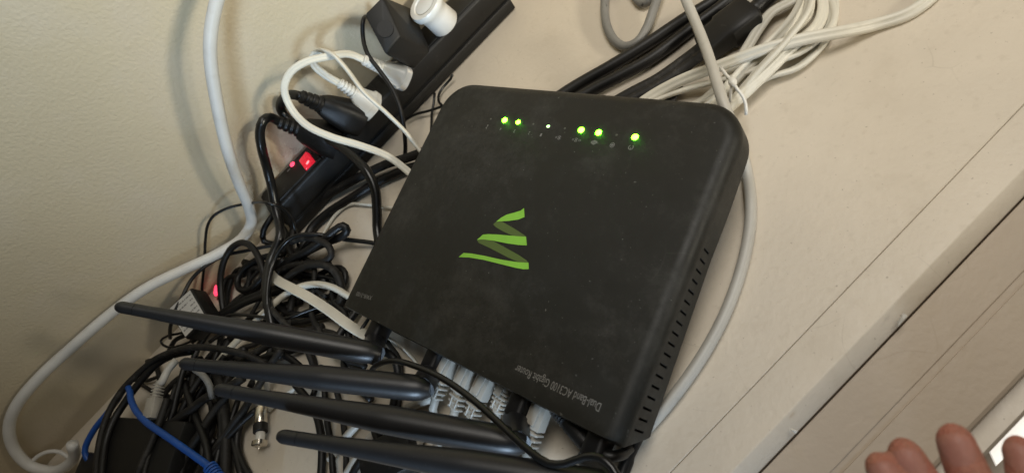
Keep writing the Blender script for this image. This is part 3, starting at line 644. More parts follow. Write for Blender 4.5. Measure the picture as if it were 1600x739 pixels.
lan_plug(ex[0][0], 'pale network plug, the one beside the second antenna hinge', [(-0.1238,-0.0276,0.0140),(-0.1352,-0.0293,0.0090),(-0.1493,-0.0349,0.0060),(-0.1645,-0.0478,0.0050),(-0.1767,-0.0626,0.0050)], lean=0.10)
lan_plug(ex[1][0], 'pale network plug, second from the second antenna hinge', [(-0.1183,-0.0391,0.0140),(-0.1298,-0.0402,0.0080),(-0.1422,-0.0473,0.0060),(-0.1555,-0.0588,0.0050),(-0.1663,-0.0718,0.0050)], lean=0.06)
lan_plug(ex[2][0], 'pale network plug, third from the second antenna hinge', [(-0.1109,-0.0523,0.0140),(-0.1242,-0.0523,0.0090),(-0.1368,-0.0552,0.0060),(-0.1489,-0.0648,0.0050),(-0.1591,-0.0782,0.0050)], lean=0.12)
lan_plug(ex[3][0], 'pale network plug beside the third hinge, fully ribbed boot', [(-0.1083,-0.0627,0.0120),(-0.1190,-0.0623,0.0090),(-0.1310,-0.0648,0.0070),(-0.1421,-0.0713,0.0060),(-0.1544,-0.0825,0.0060)], lean=0.12, ribs=5, body=0.002)
lan_plug(ex[4][0], 'pale network plug standing alone between the last two antenna hinges', [(-0.0879,-0.0986,0.0130),(-0.0950,-0.1008,0.0090),(-0.1044,-0.1060,0.0060),(-0.1158,-0.1166,0.0050)], lean=0.04)
pp = [(-0.0719,0.0984),(-0.0881,0.0984)]
a, b = rw(pp[0][0]+0.001, HY-0.004, -0.014), rw(pp[1][0]-0.014, HY+0.009, -0.016)
pl = thing('power_plug', 'black ribbed barrel power plug beside the last antenna hinge', 'plug', a)
secs = [(0, 0.0035, 0.0035), (0.04, 0.0052, 0.0052)]
for k in range(5): secs += [(0.08+0.06*k, 0.0056, 0.0056), (0.11+0.06*k, 0.0049, 0.0049), (0.12+0.06*k, 0.0049, 0.0049)]
secs += [(0.42, 0.0055, 0.0055), (0.8, 0.005, 0.005), (1.0, 0.0042, 0.0042)]
link('barrel', loft(a, b, secs, up, 20), M_black, pl, smooth=40)
link('cord', tube([b]+[(-0.0547,-0.1426,0.0300),(-0.0504,-0.1420,0.0180),(-0.0474,-0.1387,0.0080),(-0.0530,-0.1420,0.0050),(-0.0614,-0.1455,0.0050),(-0.0746,-0.1531,0.0050)], 0.0030), M_black, pl, smooth=180)
cable('thin_cable', 'thin black cord draped across the antenna bases and bright at its end', [(-0.1575,0.0211,0.0180),(-0.1450,0.0175,0.0300),(-0.1323,0.0092,0.0400),(-0.1183,-0.0050,0.0460),(-0.1073,-0.0249,0.0500),(-0.0978,-0.0478,0.0540),(-0.0907,-0.0711,0.0560),(-0.0862,-0.0895,0.0570),(-0.0826,-0.1075,0.0580),(-0.0795,-0.1219,0.0580),(-0.0758,-0.1330,0.0580),(-0.0695,-0.1394,0.0580),(-0.0594,-0.1453,0.0600),(-0.0544,-0.1515,0.0610),(-0.0535,-0.1583,0.0600),(-0.0560,-0.1666,0.0580)], 2.0, M_gloss, 'cord')
cable('heavy_cable', 'black cord emerging below the vented corner of the router', [(-0.0367,-0.1352,0.0060),(-0.0454,-0.1383,0.0060),(-0.0532,-0.1411,0.0060),(-0.0615,-0.1456,0.0060),(-0.0728,-0.1548,0.0060)], 3.4, M_black, 'cord')
cable('lan_cable', 'pale cable lying under the third and fourth antennas', [(-0.1335,-0.0420,0.0050),(-0.1231,-0.0622,0.0050),(-0.1085,-0.0836,0.0050),(-0.0984,-0.0977,0.0050),(-0.0849,-0.1191,0.0050),(-0.0757,-0.1435,0.0050)], 3.0, M_lan, 'cable')
cable('lan_cable', 'pale cable slanting down left from the second antenna base', [(-0.1170,-0.0213,0.0080),(-0.1289,-0.0158,0.0060),(-0.1409,-0.0094,0.0050),(-0.1566,-0.0048,0.0050),(-0.1815,-0.0034,0.0050),(-0.1943,-0.0066,0.0050),(-0.2079,-0.0105,0.0050)], 3.1, M_grey, 'cable')
cable('lan_cable', 'short pale cable seen between the third and fourth antennas', [(-0.1598,0.0061,0.0050),(-0.1752,0.0139,0.0050),(-0.1865,0.0150,0.0050),(-0.2017,0.0137,0.0050),(-0.2138,0.0095,0.0050)], 3.0, M_grey, 'cable')
cable('white_cable', 'bright white flat cable end below the third antenna', [(-0.1153,-0.0682,0.0080),(-0.1231,-0.0629,0.0080),(-0.1342,-0.0582,0.0060),(-0.1439,-0.0574,0.0050)], 3.6, M_wplug, 'cable', kind='flat')
adq = [(-0.1610,-0.0306,0.0000)][0]
b2 = thing('black_adapter', 'black box-shaped adapter half hidden under the fourth antenna', 'adapter', adq)
link('body', rbox(V([(-0.1702,-0.0303,0.0090)][0]), (V((0.94, -0.34, 0)), V((0.34, 0.94, 0)), V((0, 0, 1))), (0.042, 0.030, 0.018), 0.003), M_strip, b2, smooth=35)
link('cord', tube([V([(-0.1731,-0.0184,0.0090)][0])]+[(-0.1729,-0.0078,0.0080),(-0.1719,0.0000,0.0070),(-0.1662,0.0026,0.0060),(-0.1558,0.0020,0.0050)], 0.0024), M_black, b2, smooth=180)

# ------------------------------------------------------------------ the tangle left of the router
T = 'black cords tangled beside the router'
def bc(label, pts, r, mat=M_black, name='black_cable', kind='round'):
    return cable(name, label, pts, r, mat, 'cord', kind, T)
bc('black cord arching high beside the red glow, left of the tangle', [(-0.2485,0.2119,0.0080),(-0.2429,0.2245,0.0120),(-0.2314,0.2379,0.0200),(-0.2169,0.2446,0.0280),(-0.2007,0.2467,0.0330),(-0.1865,0.2392,0.0350),(-0.1797,0.2242,0.0340),(-0.1804,0.2061,0.0300),(-0.1861,0.1897,0.0250),(-0.1967,0.1727,0.0180),(-0.2070,0.1576,0.0100)], 3.0)
bc('black cord folded into the loop that reaches furthest right', [(-0.1834,0.1974,0.0120),(-0.1628,0.1920,0.0170),(-0.1416,0.1793,0.0200),(-0.1211,0.1708,0.0220),(-0.1092,0.1672,0.0230),(-0.1021,0.1645,0.0220),(-0.1025,0.1603,0.0190),(-0.1103,0.1631,0.0160),(-0.1245,0.1738,0.0140),(-0.1389,0.1833,0.0130),(-0.1544,0.1911,0.0120)], 3.6)
bc('black cord bent in a rounded hook below the furthest right loop', [(-0.1496,0.2022,0.0220),(-0.1353,0.1874,0.0240),(-0.1255,0.1708,0.0240),(-0.1222,0.1577,0.0220),(-0.1251,0.1511,0.0200),(-0.1336,0.1539,0.0180),(-0.1491,0.1700,0.0170),(-0.1635,0.1854,0.0160),(-0.1793,0.1980,0.0140)], 3.0, M_dusty)
bc('black cord curving down to the corner of the router', [(-0.1824,0.1802,0.0120),(-0.1693,0.1777,0.0160),(-0.1506,0.1681,0.0180),(-0.1365,0.1528,0.0180),(-0.1317,0.1384,0.0160),(-0.1341,0.1276,0.0130),(-0.1397,0.1199,0.0090),(-0.1491,0.1135,0.0060)], 3.4, M_dusty)
bc('black cord tucked close against the left router corner', [(-0.1485,0.1614,0.0060),(-0.1380,0.1543,0.0080),(-0.1289,0.1438,0.0090),(-0.1275,0.1343,0.0090),(-0.1320,0.1281,0.0070),(-0.1423,0.1284,0.0050),(-0.1551,0.1340,0.0050)], 2.6)
bc('black cord making the small closed ring left of centre', [(-0.1681,0.2135,0.0120),(-0.1833,0.2268,0.0150),(-0.2030,0.2363,0.0150),(-0.2164,0.2338,0.0140),(-0.2201,0.2245,0.0130),(-0.2117,0.2093,0.0140),(-0.1991,0.2054,0.0160),(-0.1812,0.2027,0.0180),(-0.1646,0.1967,0.0180)], 3.0)
bc('dusty black cord lying low across the small ring', [(-0.2492,0.2218,0.0060),(-0.2309,0.2205,0.0080),(-0.2116,0.2114,0.0090),(-0.1911,0.2045,0.0100),(-0.1696,0.1943,0.0090),(-0.1477,0.1778,0.0070)], 3.4, M_dusty)
bc('wide black cord pair sloping under the first antenna', [(-0.2848,0.2230,0.0120),(-0.2588,0.2193,0.0130),(-0.2252,0.2049,0.0140),(-0.2011,0.1893,0.0140),(-0.1835,0.1776,0.0120),(-0.1650,0.1625,0.0090),(-0.1472,0.1479,0.0060)], 5.4, M_black, kind='zip')
bc('thin black cord leaving the router edge and dropping through the tangle', [(-0.0917,0.1344,0.0040),(-0.0951,0.1416,0.0060),(-0.1100,0.1620,0.0120),(-0.1193,0.1714,0.0220),(-0.1299,0.1802,0.0300),(-0.1403,0.1867,0.0340),(-0.1526,0.1898,0.0340),(-0.1672,0.1872,0.0320),(-0.1801,0.1766,0.0300),(-0.1915,0.1607,0.0270),(-0.1997,0.1467,0.0220),(-0.2053,0.1307,0.0160)], 2.0, M_gloss, 'thin_cable')
bc('black cord hanging down beside the flat white cable', [(-0.1714,0.2036,0.0220),(-0.1813,0.1882,0.0240),(-0.1927,0.1622,0.0240),(-0.1915,0.1441,0.0220),(-0.1886,0.1256,0.0180),(-0.1878,0.1048,0.0120),(-0.1917,0.0836,0.0080)], 2.6, M_dusty)
bc('black cord sagging below the flat white cable', [(-0.1948,0.1767,0.0080),(-0.1884,0.1516,0.0090),(-0.1736,0.1322,0.0090),(-0.1562,0.1226,0.0080),(-0.1439,0.1161,0.0060),(-0.1322,0.1043,0.0050)], 3.0)
bc('second black cord sagging below the flat white cable, fainter', [(-0.1995,0.1556,0.0060),(-0.1839,0.1349,0.0070),(-0.1668,0.1218,0.0070),(-0.1517,0.1103,0.0050),(-0.1375,0.1002,0.0050)], 2.5, M_dusty)
bc('thin bright-edged cord lying across behind the first antenna', [(-0.2440,0.1999,0.0200),(-0.2345,0.1962,0.0200),(-0.2160,0.1752,0.0200),(-0.1984,0.1498,0.0200),(-0.1863,0.1352,0.0190),(-0.1761,0.1310,0.0160),(-0.1616,0.1261,0.0100)], 1.4, M_gloss, 'thin_cable')
bc('black cord from the tangle to the label adapter along the wall', [(-0.1575,0.2231,0.0100),(-0.1737,0.2316,0.0180),(-0.1889,0.2393,0.0240),(-0.2124,0.2535,0.0300),(-0.2256,0.2494,0.0380),(-0.2432,0.2483,0.0400),(-0.2565,0.2404,0.0400),(-0.2680,0.2318,0.0400),(-0.2865,0.2364,0.0300),(-0.3053,0.2473,0.0140)], 1.7, M_black, 'thin_cable')
bc('thick black cord vertical at the router corner above the first hinge', [(-0.1298,0.0989,0.0060),(-0.1404,0.0940,0.0070),(-0.1519,0.0896,0.0090),(-0.1617,0.0843,0.0100),(-0.1718,0.0770,0.0080)], 3.2)
bc('thin black cord beside the first antenna hinge', [(-0.1293,0.0814,0.0060),(-0.1370,0.0776,0.0070),(-0.1455,0.0748,0.0080),(-0.1530,0.0716,0.0080),(-0.1635,0.0650,0.0060)], 1.5, M_gloss, 'thin_cable')
bc('black cord hooping down right of the first antenna hinge', [(-0.1397,0.0470,0.0120),(-0.1338,0.0365,0.0140),(-0.1313,0.0264,0.0130),(-0.1346,0.0188,0.0100),(-0.1445,0.0090,0.0070),(-0.1573,-0.0028,0.0050),(-0.1664,-0.0180,0.0050)], 3.0)
bc('outer black cord hooping down right of the first hinge', [(-0.1313,0.0580,0.0060),(-0.1308,0.0431,0.0070),(-0.1301,0.0329,0.0070),(-0.1320,0.0233,0.0060),(-0.1396,0.0113,0.0050),(-0.1533,-0.0068,0.0050)], 1.8, M_dusty)
bc('black cord curving around the bare patch of shelf below the coax end', [(-0.2092,0.1017,0.0100),(-0.2100,0.0836,0.0100),(-0.2077,0.0658,0.0090),(-0.2066,0.0525,0.0080),(-0.2090,0.0367,0.0070),(-0.2145,0.0220,0.0060),(-0.2246,0.0049,0.0050),(-0.2340,-0.0118,0.0050)], 3.0)
bc('black cord upright just right of the bare patch', [(-0.1852,0.0779,0.0100),(-0.1895,0.0624,0.0090),(-0.1991,0.0382,0.0080),(-0.2055,0.0193,0.0070),(-0.2140,0.0006,0.0060),(-0.2238,-0.0211,0.0060)], 2.4)
bc('dusty black cord upright beside the fourth antenna tip', [(-0.1792,0.0660,0.0090),(-0.1836,0.0510,0.0080),(-0.1885,0.0348,0.0060),(-0.1965,0.0111,0.0050),(-0.2070,-0.0113,0.0050)], 2.2, M_dusty)
bc('black cord descending left of the coax connector', [(-0.2035,0.1154,0.0180),(-0.2205,0.1105,0.0180),(-0.2372,0.1051,0.0170),(-0.2530,0.1013,0.0160),(-0.2719,0.0992,0.0150),(-0.2928,0.0951,0.0140),(-0.3148,0.0896,0.0130),(-0.3330,0.0810,0.0120)], 2.9, M_dusty)
bc('black cord bowed left of the bare patch of shelf', [(-0.2479,0.1125,0.0090),(-0.2605,0.1069,0.0090),(-0.2707,0.0987,0.0080),(-0.2787,0.0860,0.0070),(-0.2798,0.0701,0.0060),(-0.2787,0.0516,0.0050),(-0.2814,0.0302,0.0050)], 3.1)
bc('speckled wide black cord with a pale tag low in the tangle', [(-0.2694,0.1528,0.0140),(-0.2712,0.1310,0.0140),(-0.2772,0.1079,0.0130),(-0.2834,0.0933,0.0120),(-0.2891,0.0823,0.0110),(-0.2973,0.0615,0.0100)], 4.4, M_dusty)
bc('thick flat black cord slanting down from the third antenna tip', [(-0.2406,0.1179,0.0240),(-0.2588,0.1228,0.0260),(-0.2762,0.1300,0.0270),(-0.2947,0.1340,0.0270),(-0.3156,0.1400,0.0260),(-0.3332,0.1423,0.0250),(-0.3497,0.1429,0.0240),(-0.3699,0.1401,0.0220),(-0.3924,0.1328,0.0200)], 3.6, M_dusty)
bc('thick black cord falling beneath the third antenna tip', [(-0.2528,0.1265,0.0160),(-0.2708,0.1247,0.0180),(-0.2845,0.1206,0.0190),(-0.2975,0.1149,0.0190),(-0.3106,0.1126,0.0180),(-0.3208,0.1075,0.0170),(-0.3296,0.0961,0.0160),(-0.3395,0.0801,0.0150)], 3.3, M_dusty)
bc('black cord running straight down from the second antenna tip', [(-0.2803,0.1825,0.0300),(-0.2875,0.1737,0.0300),(-0.2996,0.1616,0.0280),(-0.3097,0.1511,0.0260),(-0.3226,0.1409,0.0240),(-0.3322,0.1309,0.0220),(-0.3464,0.1141,0.0200)], 2.6)
bc('black cord angled beside the grey network plug', [(-0.2693,0.1674,0.0180),(-0.2826,0.1628,0.0200),(-0.2951,0.1564,0.0210),(-0.3064,0.1494,0.0210),(-0.3200,0.1410,0.0200),(-0.3306,0.1298,0.0200)], 3.0)
bc('black cord close above the blue cable end', [(-0.2501,0.0960,0.0100),(-0.2701,0.0955,0.0120),(-0.2879,0.0924,0.0140),(-0.3011,0.0881,0.0150),(-0.3126,0.0839,0.0150),(-0.3261,0.0714,0.0140)], 2.6)
bc('big black cord arching along the wall down past the black box', [(-0.2238,0.1190,0.0120),(-0.2313,0.1348,0.0200),(-0.2381,0.1453,0.0260),(-0.2508,0.1624,0.0300),(-0.2695,0.1845,0.0330),(-0.2897,0.2005,0.0340),(-0.3100,0.2116,0.0340),(-0.3291,0.2150,0.0340),(-0.3508,0.2144,0.0340),(-0.3679,0.2059,0.0340),(-0.3792,0.1907,0.0340),(-0.3864,0.1740,0.0340),(-0.3917,0.1530,0.0340),(-0.3961,0.1275,0.0340)], 2.9, M_dusty)
bc('black cord just inside the big arch near the wall', [(-0.2766,0.1906,0.0260),(-0.2964,0.2046,0.0280),(-0.3134,0.2092,0.0300),(-0.3358,0.2064,0.0310),(-0.3531,0.2015,0.0310),(-0.3660,0.1944,0.0320),(-0.3788,0.1803,0.0320),(-0.3894,0.1513,0.0320),(-0.3946,0.1265,0.0320)], 3.2)
bc('thin bright-edged cord looping below the label adapter', [(-0.2768,0.2300,0.0140),(-0.2890,0.2348,0.0170),(-0.3037,0.2472,0.0180),(-0.3128,0.2513,0.0170),(-0.3131,0.2460,0.0150),(-0.3082,0.2391,0.0120),(-0.2942,0.2291,0.0100),(-0.2807,0.2243,0.0080)], 1.2, M_gloss, 'thin_cable')
bc('black cord twisting under the label adapter', [(-0.3159,0.2431,0.0080),(-0.3059,0.2443,0.0100),(-0.2901,0.2348,0.0120),(-0.2745,0.2285,0.0120),(-0.2573,0.2157,0.0110)], 2.2)
bc('wide black cord crossing between the first and second antennas', [(-0.2525,0.1511,0.0100),(-0.2391,0.1459,0.0110),(-0.2198,0.1382,0.0120),(-0.2036,0.1331,0.0110),(-0.1869,0.1235,0.0090),(-0.1687,0.1103,0.0070)], 3.2, M_dusty)
bc('second wide black cord crossing between the first and second antennas', [(-0.2500,0.1427,0.0080),(-0.2374,0.1399,0.0090),(-0.2194,0.1284,0.0090),(-0.2020,0.1178,0.0080),(-0.1829,0.1063,0.0060),(-0.1672,0.0947,0.0050)], 3.0)
bc('black cord sloping steeply under both upper antennas', [(-0.2641,0.2181,0.0090),(-0.2748,0.2128,0.0100),(-0.2849,0.2076,0.0100),(-0.2962,0.1964,0.0090),(-0.3056,0.1854,0.0080)], 3.0)
bc('black cord running beneath the second antenna toward the coax end', [(-0.1905,0.1438,0.0080),(-0.2028,0.1401,0.0090),(-0.2174,0.1353,0.0090),(-0.2285,0.1270,0.0090),(-0.2411,0.1251,0.0080),(-0.2498,0.1225,0.0080)], 2.7, M_dusty)
bc('black cord dropping from the flat white cable to the third antenna', [(-0.1870,0.1235,0.0060),(-0.1891,0.1028,0.0060),(-0.1906,0.0871,0.0060),(-0.1968,0.0713,0.0060),(-0.2042,0.0647,0.0060)], 2.4)
bc('dusty cord crossing low under the second and third antennas', [(-0.2614,0.1859,0.0060),(-0.2517,0.1621,0.0060),(-0.2374,0.1376,0.0070),(-0.2236,0.1146,0.0070),(-0.2096,0.0938,0.0060),(-0.1921,0.0741,0.0050)], 2.4, M_dusty)
bc('black cord slipping behind the label adapter', [(-0.2482,0.2358,0.0300),(-0.2523,0.2349,0.0200),(-0.2579,0.2337,0.0100),(-0.2566,0.2221,0.0070),(-0.2467,0.1995,0.0060)], 2.4)
bc('black cord under the fourth antenna at the bottom edge', [(-0.1640,-0.0026,0.0060),(-0.1769,-0.0081,0.0060),(-0.1911,-0.0090,0.0050),(-0.2045,-0.0137,0.0050)], 2.6)
bc('thin cord beside the half hidden adapter', [(-0.1665,-0.0056,0.0080),(-0.1656,-0.0149,0.0080),(-0.1613,-0.0323,0.0190),(-0.1619,-0.0428,0.0200)], 1.2, M_gloss, 'thin_cable')
bc('deep black cord at the bottom of the pile, left side', [(-0.2115,0.1708,0.0040),(-0.2393,0.1846,0.0040),(-0.2648,0.1953,0.0040),(-0.2884,0.1927,0.0040),(-0.3072,0.1802,0.0040),(-0.3223,0.1556,0.0040)], 3.2)
bc('deep black cord at the bottom of the pile, centre', [(-0.1768,0.1573,0.0040),(-0.2013,0.1756,0.0040),(-0.2286,0.1908,0.0040),(-0.2535,0.1916,0.0040),(-0.2713,0.1759,0.0040),(-0.2845,0.1484,0.0040)], 3.2, M_dusty)
bc('dark cord wound below the switch end of the strip', [(-0.1424,0.2744,0.0100),(-0.1536,0.2494,0.0240),(-0.1673,0.2469,0.0220),(-0.1756,0.2466,0.0140),(-0.1719,0.2412,0.0090),(-0.1637,0.2219,0.0080)], 2.8)
bc('dark cord passing from strip end into the tangle', [(-0.1525,0.2345,0.0180),(-0.1563,0.2289,0.0120),(-0.1600,0.2161,0.0090),(-0.1612,0.1967,0.0080),(-0.1665,0.1823,0.0060)], 3.6)
# cords that form the mass under the visible ones
MM = 'cords at the bottom of the tangle'
for k in range(40):
    u0, v0 = random.uniform(0, 1), random.uniform(0, 1)
    x0 = -0.33+0.20*u0; y0 = 0.20-0.16*v0-0.0*u0
    a0 = random.uniform(0, 6.28); pts = []
    for j in range(8):
        a0 += random.uniform(-0.7, 0.7)
        pts.append((x0, y0, 0.004+0.004*random.random()+0.003*(k % 3)))
        x0 += 0.022*math.cos(a0); y0 += 0.022*math.sin(a0)
        if x0 > -0.15 or x0 < -0.36: a0 = math.pi-a0
        if y0 > 0.25 or y0 < 0.03: a0 = -a0
        x0 = min(max(x0, -0.37), -0.14); y0 = min(max(y0, 0.02), 0.255)
    cpt = V([(-0.2472,0.0765,0.0000)][0])
    if any((V(p)-cpt).length < 0.045 for p in pts): continue
    cable('black_cable', 'black cord buried at the bottom of the tangle beside the router', pts, random.choice((1.8, 2.4, 2.8)), random.choice((M_black, M_dusty)), 'cord', 'round', MM)

DP = 'cords in the dense pile by the black box'
for pts in ([(-0.2581,0.1697,0.0120),(-0.2840,0.1606,0.0130),(-0.3124,0.1505,0.0130),(-0.3375,0.1382,0.0130),(-0.3592,0.1240,0.0120)],
            [(-0.2573,0.1488,0.0120),(-0.2802,0.1330,0.0130),(-0.2983,0.1145,0.0130),(-0.3153,0.0870,0.0120)],
            [(-0.2877,0.1756,0.0180),(-0.3023,0.1536,0.0190),(-0.3240,0.1308,0.0190),(-0.3394,0.1048,0.0180)],
            [(-0.3054,0.1576,0.0340),(-0.3231,0.1403,0.0330),(-0.3396,0.1270,0.0330),(-0.3565,0.1164,0.0320)],
            [(-0.2791,0.1566,0.0180),(-0.2788,0.1161,0.0150),(-0.2903,0.0930,0.0130),(-0.3063,0.0743,0.0120)],
            [(-0.2623,0.1196,0.0100),(-0.2809,0.1011,0.0100),(-0.2999,0.0702,0.0090)],
            [(-0.2944,0.1705,0.0240),(-0.2946,0.1297,0.0220),(-0.2954,0.0961,0.0200),(-0.3020,0.0692,0.0180)],
            [(-0.2832,0.1939,0.0120),(-0.2745,0.1590,0.0120),(-0.2765,0.1228,0.0100),(-0.2795,0.0906,0.0080),(-0.2835,0.0587,0.0070)],
            [(-0.2989,0.1704,0.0280),(-0.3120,0.1521,0.0300),(-0.3328,0.1361,0.0310),(-0.3500,0.1119,0.0310)]):
    cable('black_cable', 'black cord in the dense pile between the black box and bare shelf', pts, random.choice((2.0, 2.5, 3.0)), random.choice((M_black, M_dusty)), 'cord', 'round', DP)

# pale cables in the tangle
cable('flat_cable', 'flat white cable crossing the tangle to the router back', [(-0.1867,0.2169,0.0140),(-0.1802,0.1877,0.0200),(-0.1690,0.1535,0.0240),(-0.1600,0.1274,0.0220),(-0.1532,0.1058,0.0170),(-0.1471,0.0849,0.0120),(-0.1412,0.0688,0.0070),(-0.1341,0.0514,0.0040)], 4.3, M_white, 'cable', kind='flat', up=(0.3, -0.6, 0.75))
cable('white_cable', 'round white cable arching from the router corner into the tangle', [(-0.1330,0.1012,0.0060),(-0.1373,0.1126,0.0100),(-0.1404,0.1237,0.0140),(-0.1504,0.1407,0.0170),(-0.1662,0.1549,0.0180),(-0.1835,0.1622,0.0180),(-0.2004,0.1666,0.0170),(-0.2174,0.1697,0.0150),(-0.2391,0.1730,0.0120),(-0.2595,0.1762,0.0090),(-0.2789,0.1742,0.0070)], 2.9, M_white, 'cable')
cable('thin_white_cable', 'thin white wires bowing beside the first antenna hinge', [(-0.1342,0.0618,0.0050),(-0.1289,0.0486,0.0070),(-0.1241,0.0345,0.0080),(-0.1218,0.0222,0.0070),(-0.1216,0.0138,0.0050),(-0.1256,0.0036,0.0040)], 1.2, M_white, 'cable')
cable('white_cable', 'short white cable piece under the second antenna', [(-0.2096,0.0856,0.0040),(-0.2257,0.0891,0.0040),(-0.2439,0.0917,0.0040)], 2.0, M_white, 'cable')
cable('grey_cable', 'dull grey cord passing between the second and third antenna tips', [(-0.2730,0.1633,0.0400),(-0.2666,0.1484,0.0400),(-0.2621,0.1367,0.0380),(-0.2629,0.1285,0.0340),(-0.2698,0.1230,0.0280)], 2.6, M_dgrey, 'cable')
cable('blue_cable', 'blue network cable looping beside the black box', [(-0.4210,0.1943,0.0100),(-0.4187,0.2104,0.0200),(-0.4010,0.2181,0.0240),(-0.3812,0.2188,0.0260),(-0.3632,0.2195,0.0280),(-0.3519,0.2204,0.0300),(-0.3437,0.2107,0.0330),(-0.3397,0.1892,0.0360),(-0.3330,0.1661,0.0380),(-0.3241,0.1444,0.0390),(-0.3129,0.1222,0.0390),(-0.3017,0.1008,0.0380),(-0.2920,0.0817,0.0360),(-0.2848,0.0660,0.0340),(-0.2817,0.0539,0.0320),(-0.2827,0.0335,0.0280)], 2.7, M_blue, 'cable')
bb = [(-0.2842,0.0636,0.0340),(-0.2816,0.0502,0.0320)]
bo = thing('blue_boot', 'ribbed blue plug boot at the bottom of the tangle', 'plug', V(bb[1])-V((0, 0, 0.005)))
for k in range(5):
    a = V(bb[0]).lerp(V(bb[1]), k/5.0)
    link('rib', loft(a, a+(V(bb[1])-V(bb[0]))*0.13, [(0, 0.0052, 0.0048), (1, 0.0052, 0.0048)], (0, 0, 1), 16), M_blue, bo, smooth=40)

# coax connector
cc = [(-0.2328,0.1299,0.0130),(-0.2390,0.1101,0.0110),(-0.2438,0.0985,0.0095),(-0.2466,0.0928,0.0090),(-0.2516,0.0822,0.0090),(-0.2541,0.0758,0.0090),(-0.2556,0.0739,0.0090),(-0.2571,0.0700,0.0090),(-0.2591,0.0667,0.0090)]
cx_ = thing('coax_connector', 'silver coaxial connector with a black band on white cable', 'connector', V(cc[4])-V((0, 0, 0.009)))
link('cable', tube([cc[0], cc[1], cc[2], cc[3]], 0.0031), M_white, cx_, smooth=180)
def seg(a, b, r, mat, name, sq=2.0):
    link(name, loft(a, b, [(0, r*0.93, r*0.93), (0.06, r, r), (0.94, r, r), (1, r*0.93, r*0.93)], (0, 0, 1), 20, sq), mat, cx_, smooth=40)
seg(V(cc[3]).lerp(V(cc[2]), 0.3), cc[4], 0.0050, M_metal, 'sleeve')
seg(cc[4], cc[5], 0.0056, M_black, 'band')
seg(cc[5], V(cc[7]), 0.0036, M_wplug, 'collar')
seg(V(cc[7]), V(cc[8]), 0.0052, M_metal, 'nut', 3.0)
seg(cc[8], V(cc[8])+(V(cc[8])-V(cc[7]))*0.7, 0.0006, M_metal, 'pin')

# grey network plug in the black box
gp = [(-0.2852,0.1834,0.0360),(-0.2947,0.1796,0.0380),(-0.3031,0.1740,0.0380),(-0.3094,0.1731,0.0370),(-0.3176,0.1634,0.0360),(-0.3237,0.1563,0.0350)]
gk = thing('network_plug', 'grey network plug with ribbed boot above the black box', 'network plug', gp[4])
d = (V(gp[5])-V(gp[3])).normalized(); s2 = d.cross(V((0, 0, 1))).normalized(); u2 = s2.cross(d)
link('body', rbox(V(gp[4])+d*0.004, (s2, d, u2), (0.0115, 0.017, 0.0085), 0.0008), M_lan, gk, smooth=40)
parts = []
for k in range(5):
    c = V(gp[3])+d*(0.0026*k-0.003); parts.append(rbox(c, (s2, d, u2), (0.0078+0.0006*k, 0.0014, 0.0066), 0.0004, 1))
parts.append(loft(V(gp[3])-d*0.005, V(gp[3])+d*0.010, [(0, 0.003, 0.003), (1, 0.0040, 0.0034)], u2, 14))
link('boot', joined(*parts), M_lan, gk, smooth=40)
link('cord', tube([gp[0], gp[1], gp[2], V(gp[3])-d*0.004], 0.0031), M_grey, gk, smooth=180)

# black box (modem) at the lower left
bx = thing('black_box', 'square black device lying at the lower left under the cords', 'device', [(-0.3718,0.1744,0.0000)][0])
c = [(-0.3685,0.2014,0.0300),(-0.2978,0.1254,0.0300),(-0.3329,0.1035,0.0300)]
o_, px_ = V(c[0]), V(c[1])
ax_ = (px_-o_); ax_.z = 0; wl = ax_.length; ax_.normalize(); ay_ = V((ax_.y, -ax_.x, 0))
ctr = o_+ax_*wl*0.5+ay_*0.048; ctr.z = 0.0155
link('body', rbox(ctr, (ax_, ay_, V((0, 0, 1))), (wl, 0.096, 0.029), 0.0025), M_strip, bx, smooth=35)
link('socket', rbox(o_+ax_*wl*0.72-ay_*0.0006+V((0, 0, -0.013)), (ax_, ay_, V((0, 0, 1))), (0.016, 0.003, 0.012), 0.0006), M_dgrey, bx, smooth=35)
b3 = thing('black_box', 'low black block between the blue cable and pale curl', 'device', [(-0.4399,0.2236,0.0000)][0])
link('body', rbox(V([(-0.4236,0.1898,0.0080)][0]), (ax_, ay_, V((0, 0, 1))), (0.040, 0.036, 0.02), 0.003), M_strip, b3, smooth=35)

# adapter with the printed label
lq = [V(p) for p in [(-0.2463,0.2345,0.0420),(-0.2481,0.2034,0.0320),(-0.2735,0.2036,0.0320),(-0.2740,0.2378,0.0420)]]
la = thing('label_adapter', 'black adapter with a pale printed label leaning near the wall', 'adapter', (lq[0]+lq[2])/2-V((0, 0, 0.03)))
nl = (lq[1]-lq[0]).cross(lq[3]-lq[0]).normalized()
if nl.z < 0: nl = -nl
ctr = sum(lq, V())/4
bm = bmesh.new()
for p in lq:
    e_ = ctr+(p-ctr)*1.10
    bm.verts.new(e_-nl*0.0006); bm.verts.new(e_-nl*0.019)
for p in [(-0.2531,0.2105,0.0200),(-0.2482,0.2358,0.0300)]: bm.verts.new(p)
bmesh.ops.convex_hull(bm, input=bm.verts)
bmesh.ops.bevel(bm, geom=list(bm.edges), offset=0.0008, segments=2, profile=0.5, affect='EDGES')
link('body', from_bm(bm), M_strip, la, smooth=30)
bm = bmesh.new(); bm.faces.new([bm.verts.new(p+nl*0.0002) for p in lq])
lab = link('label', from_bm(bm), M_label, la)
bm = bmesh.new()
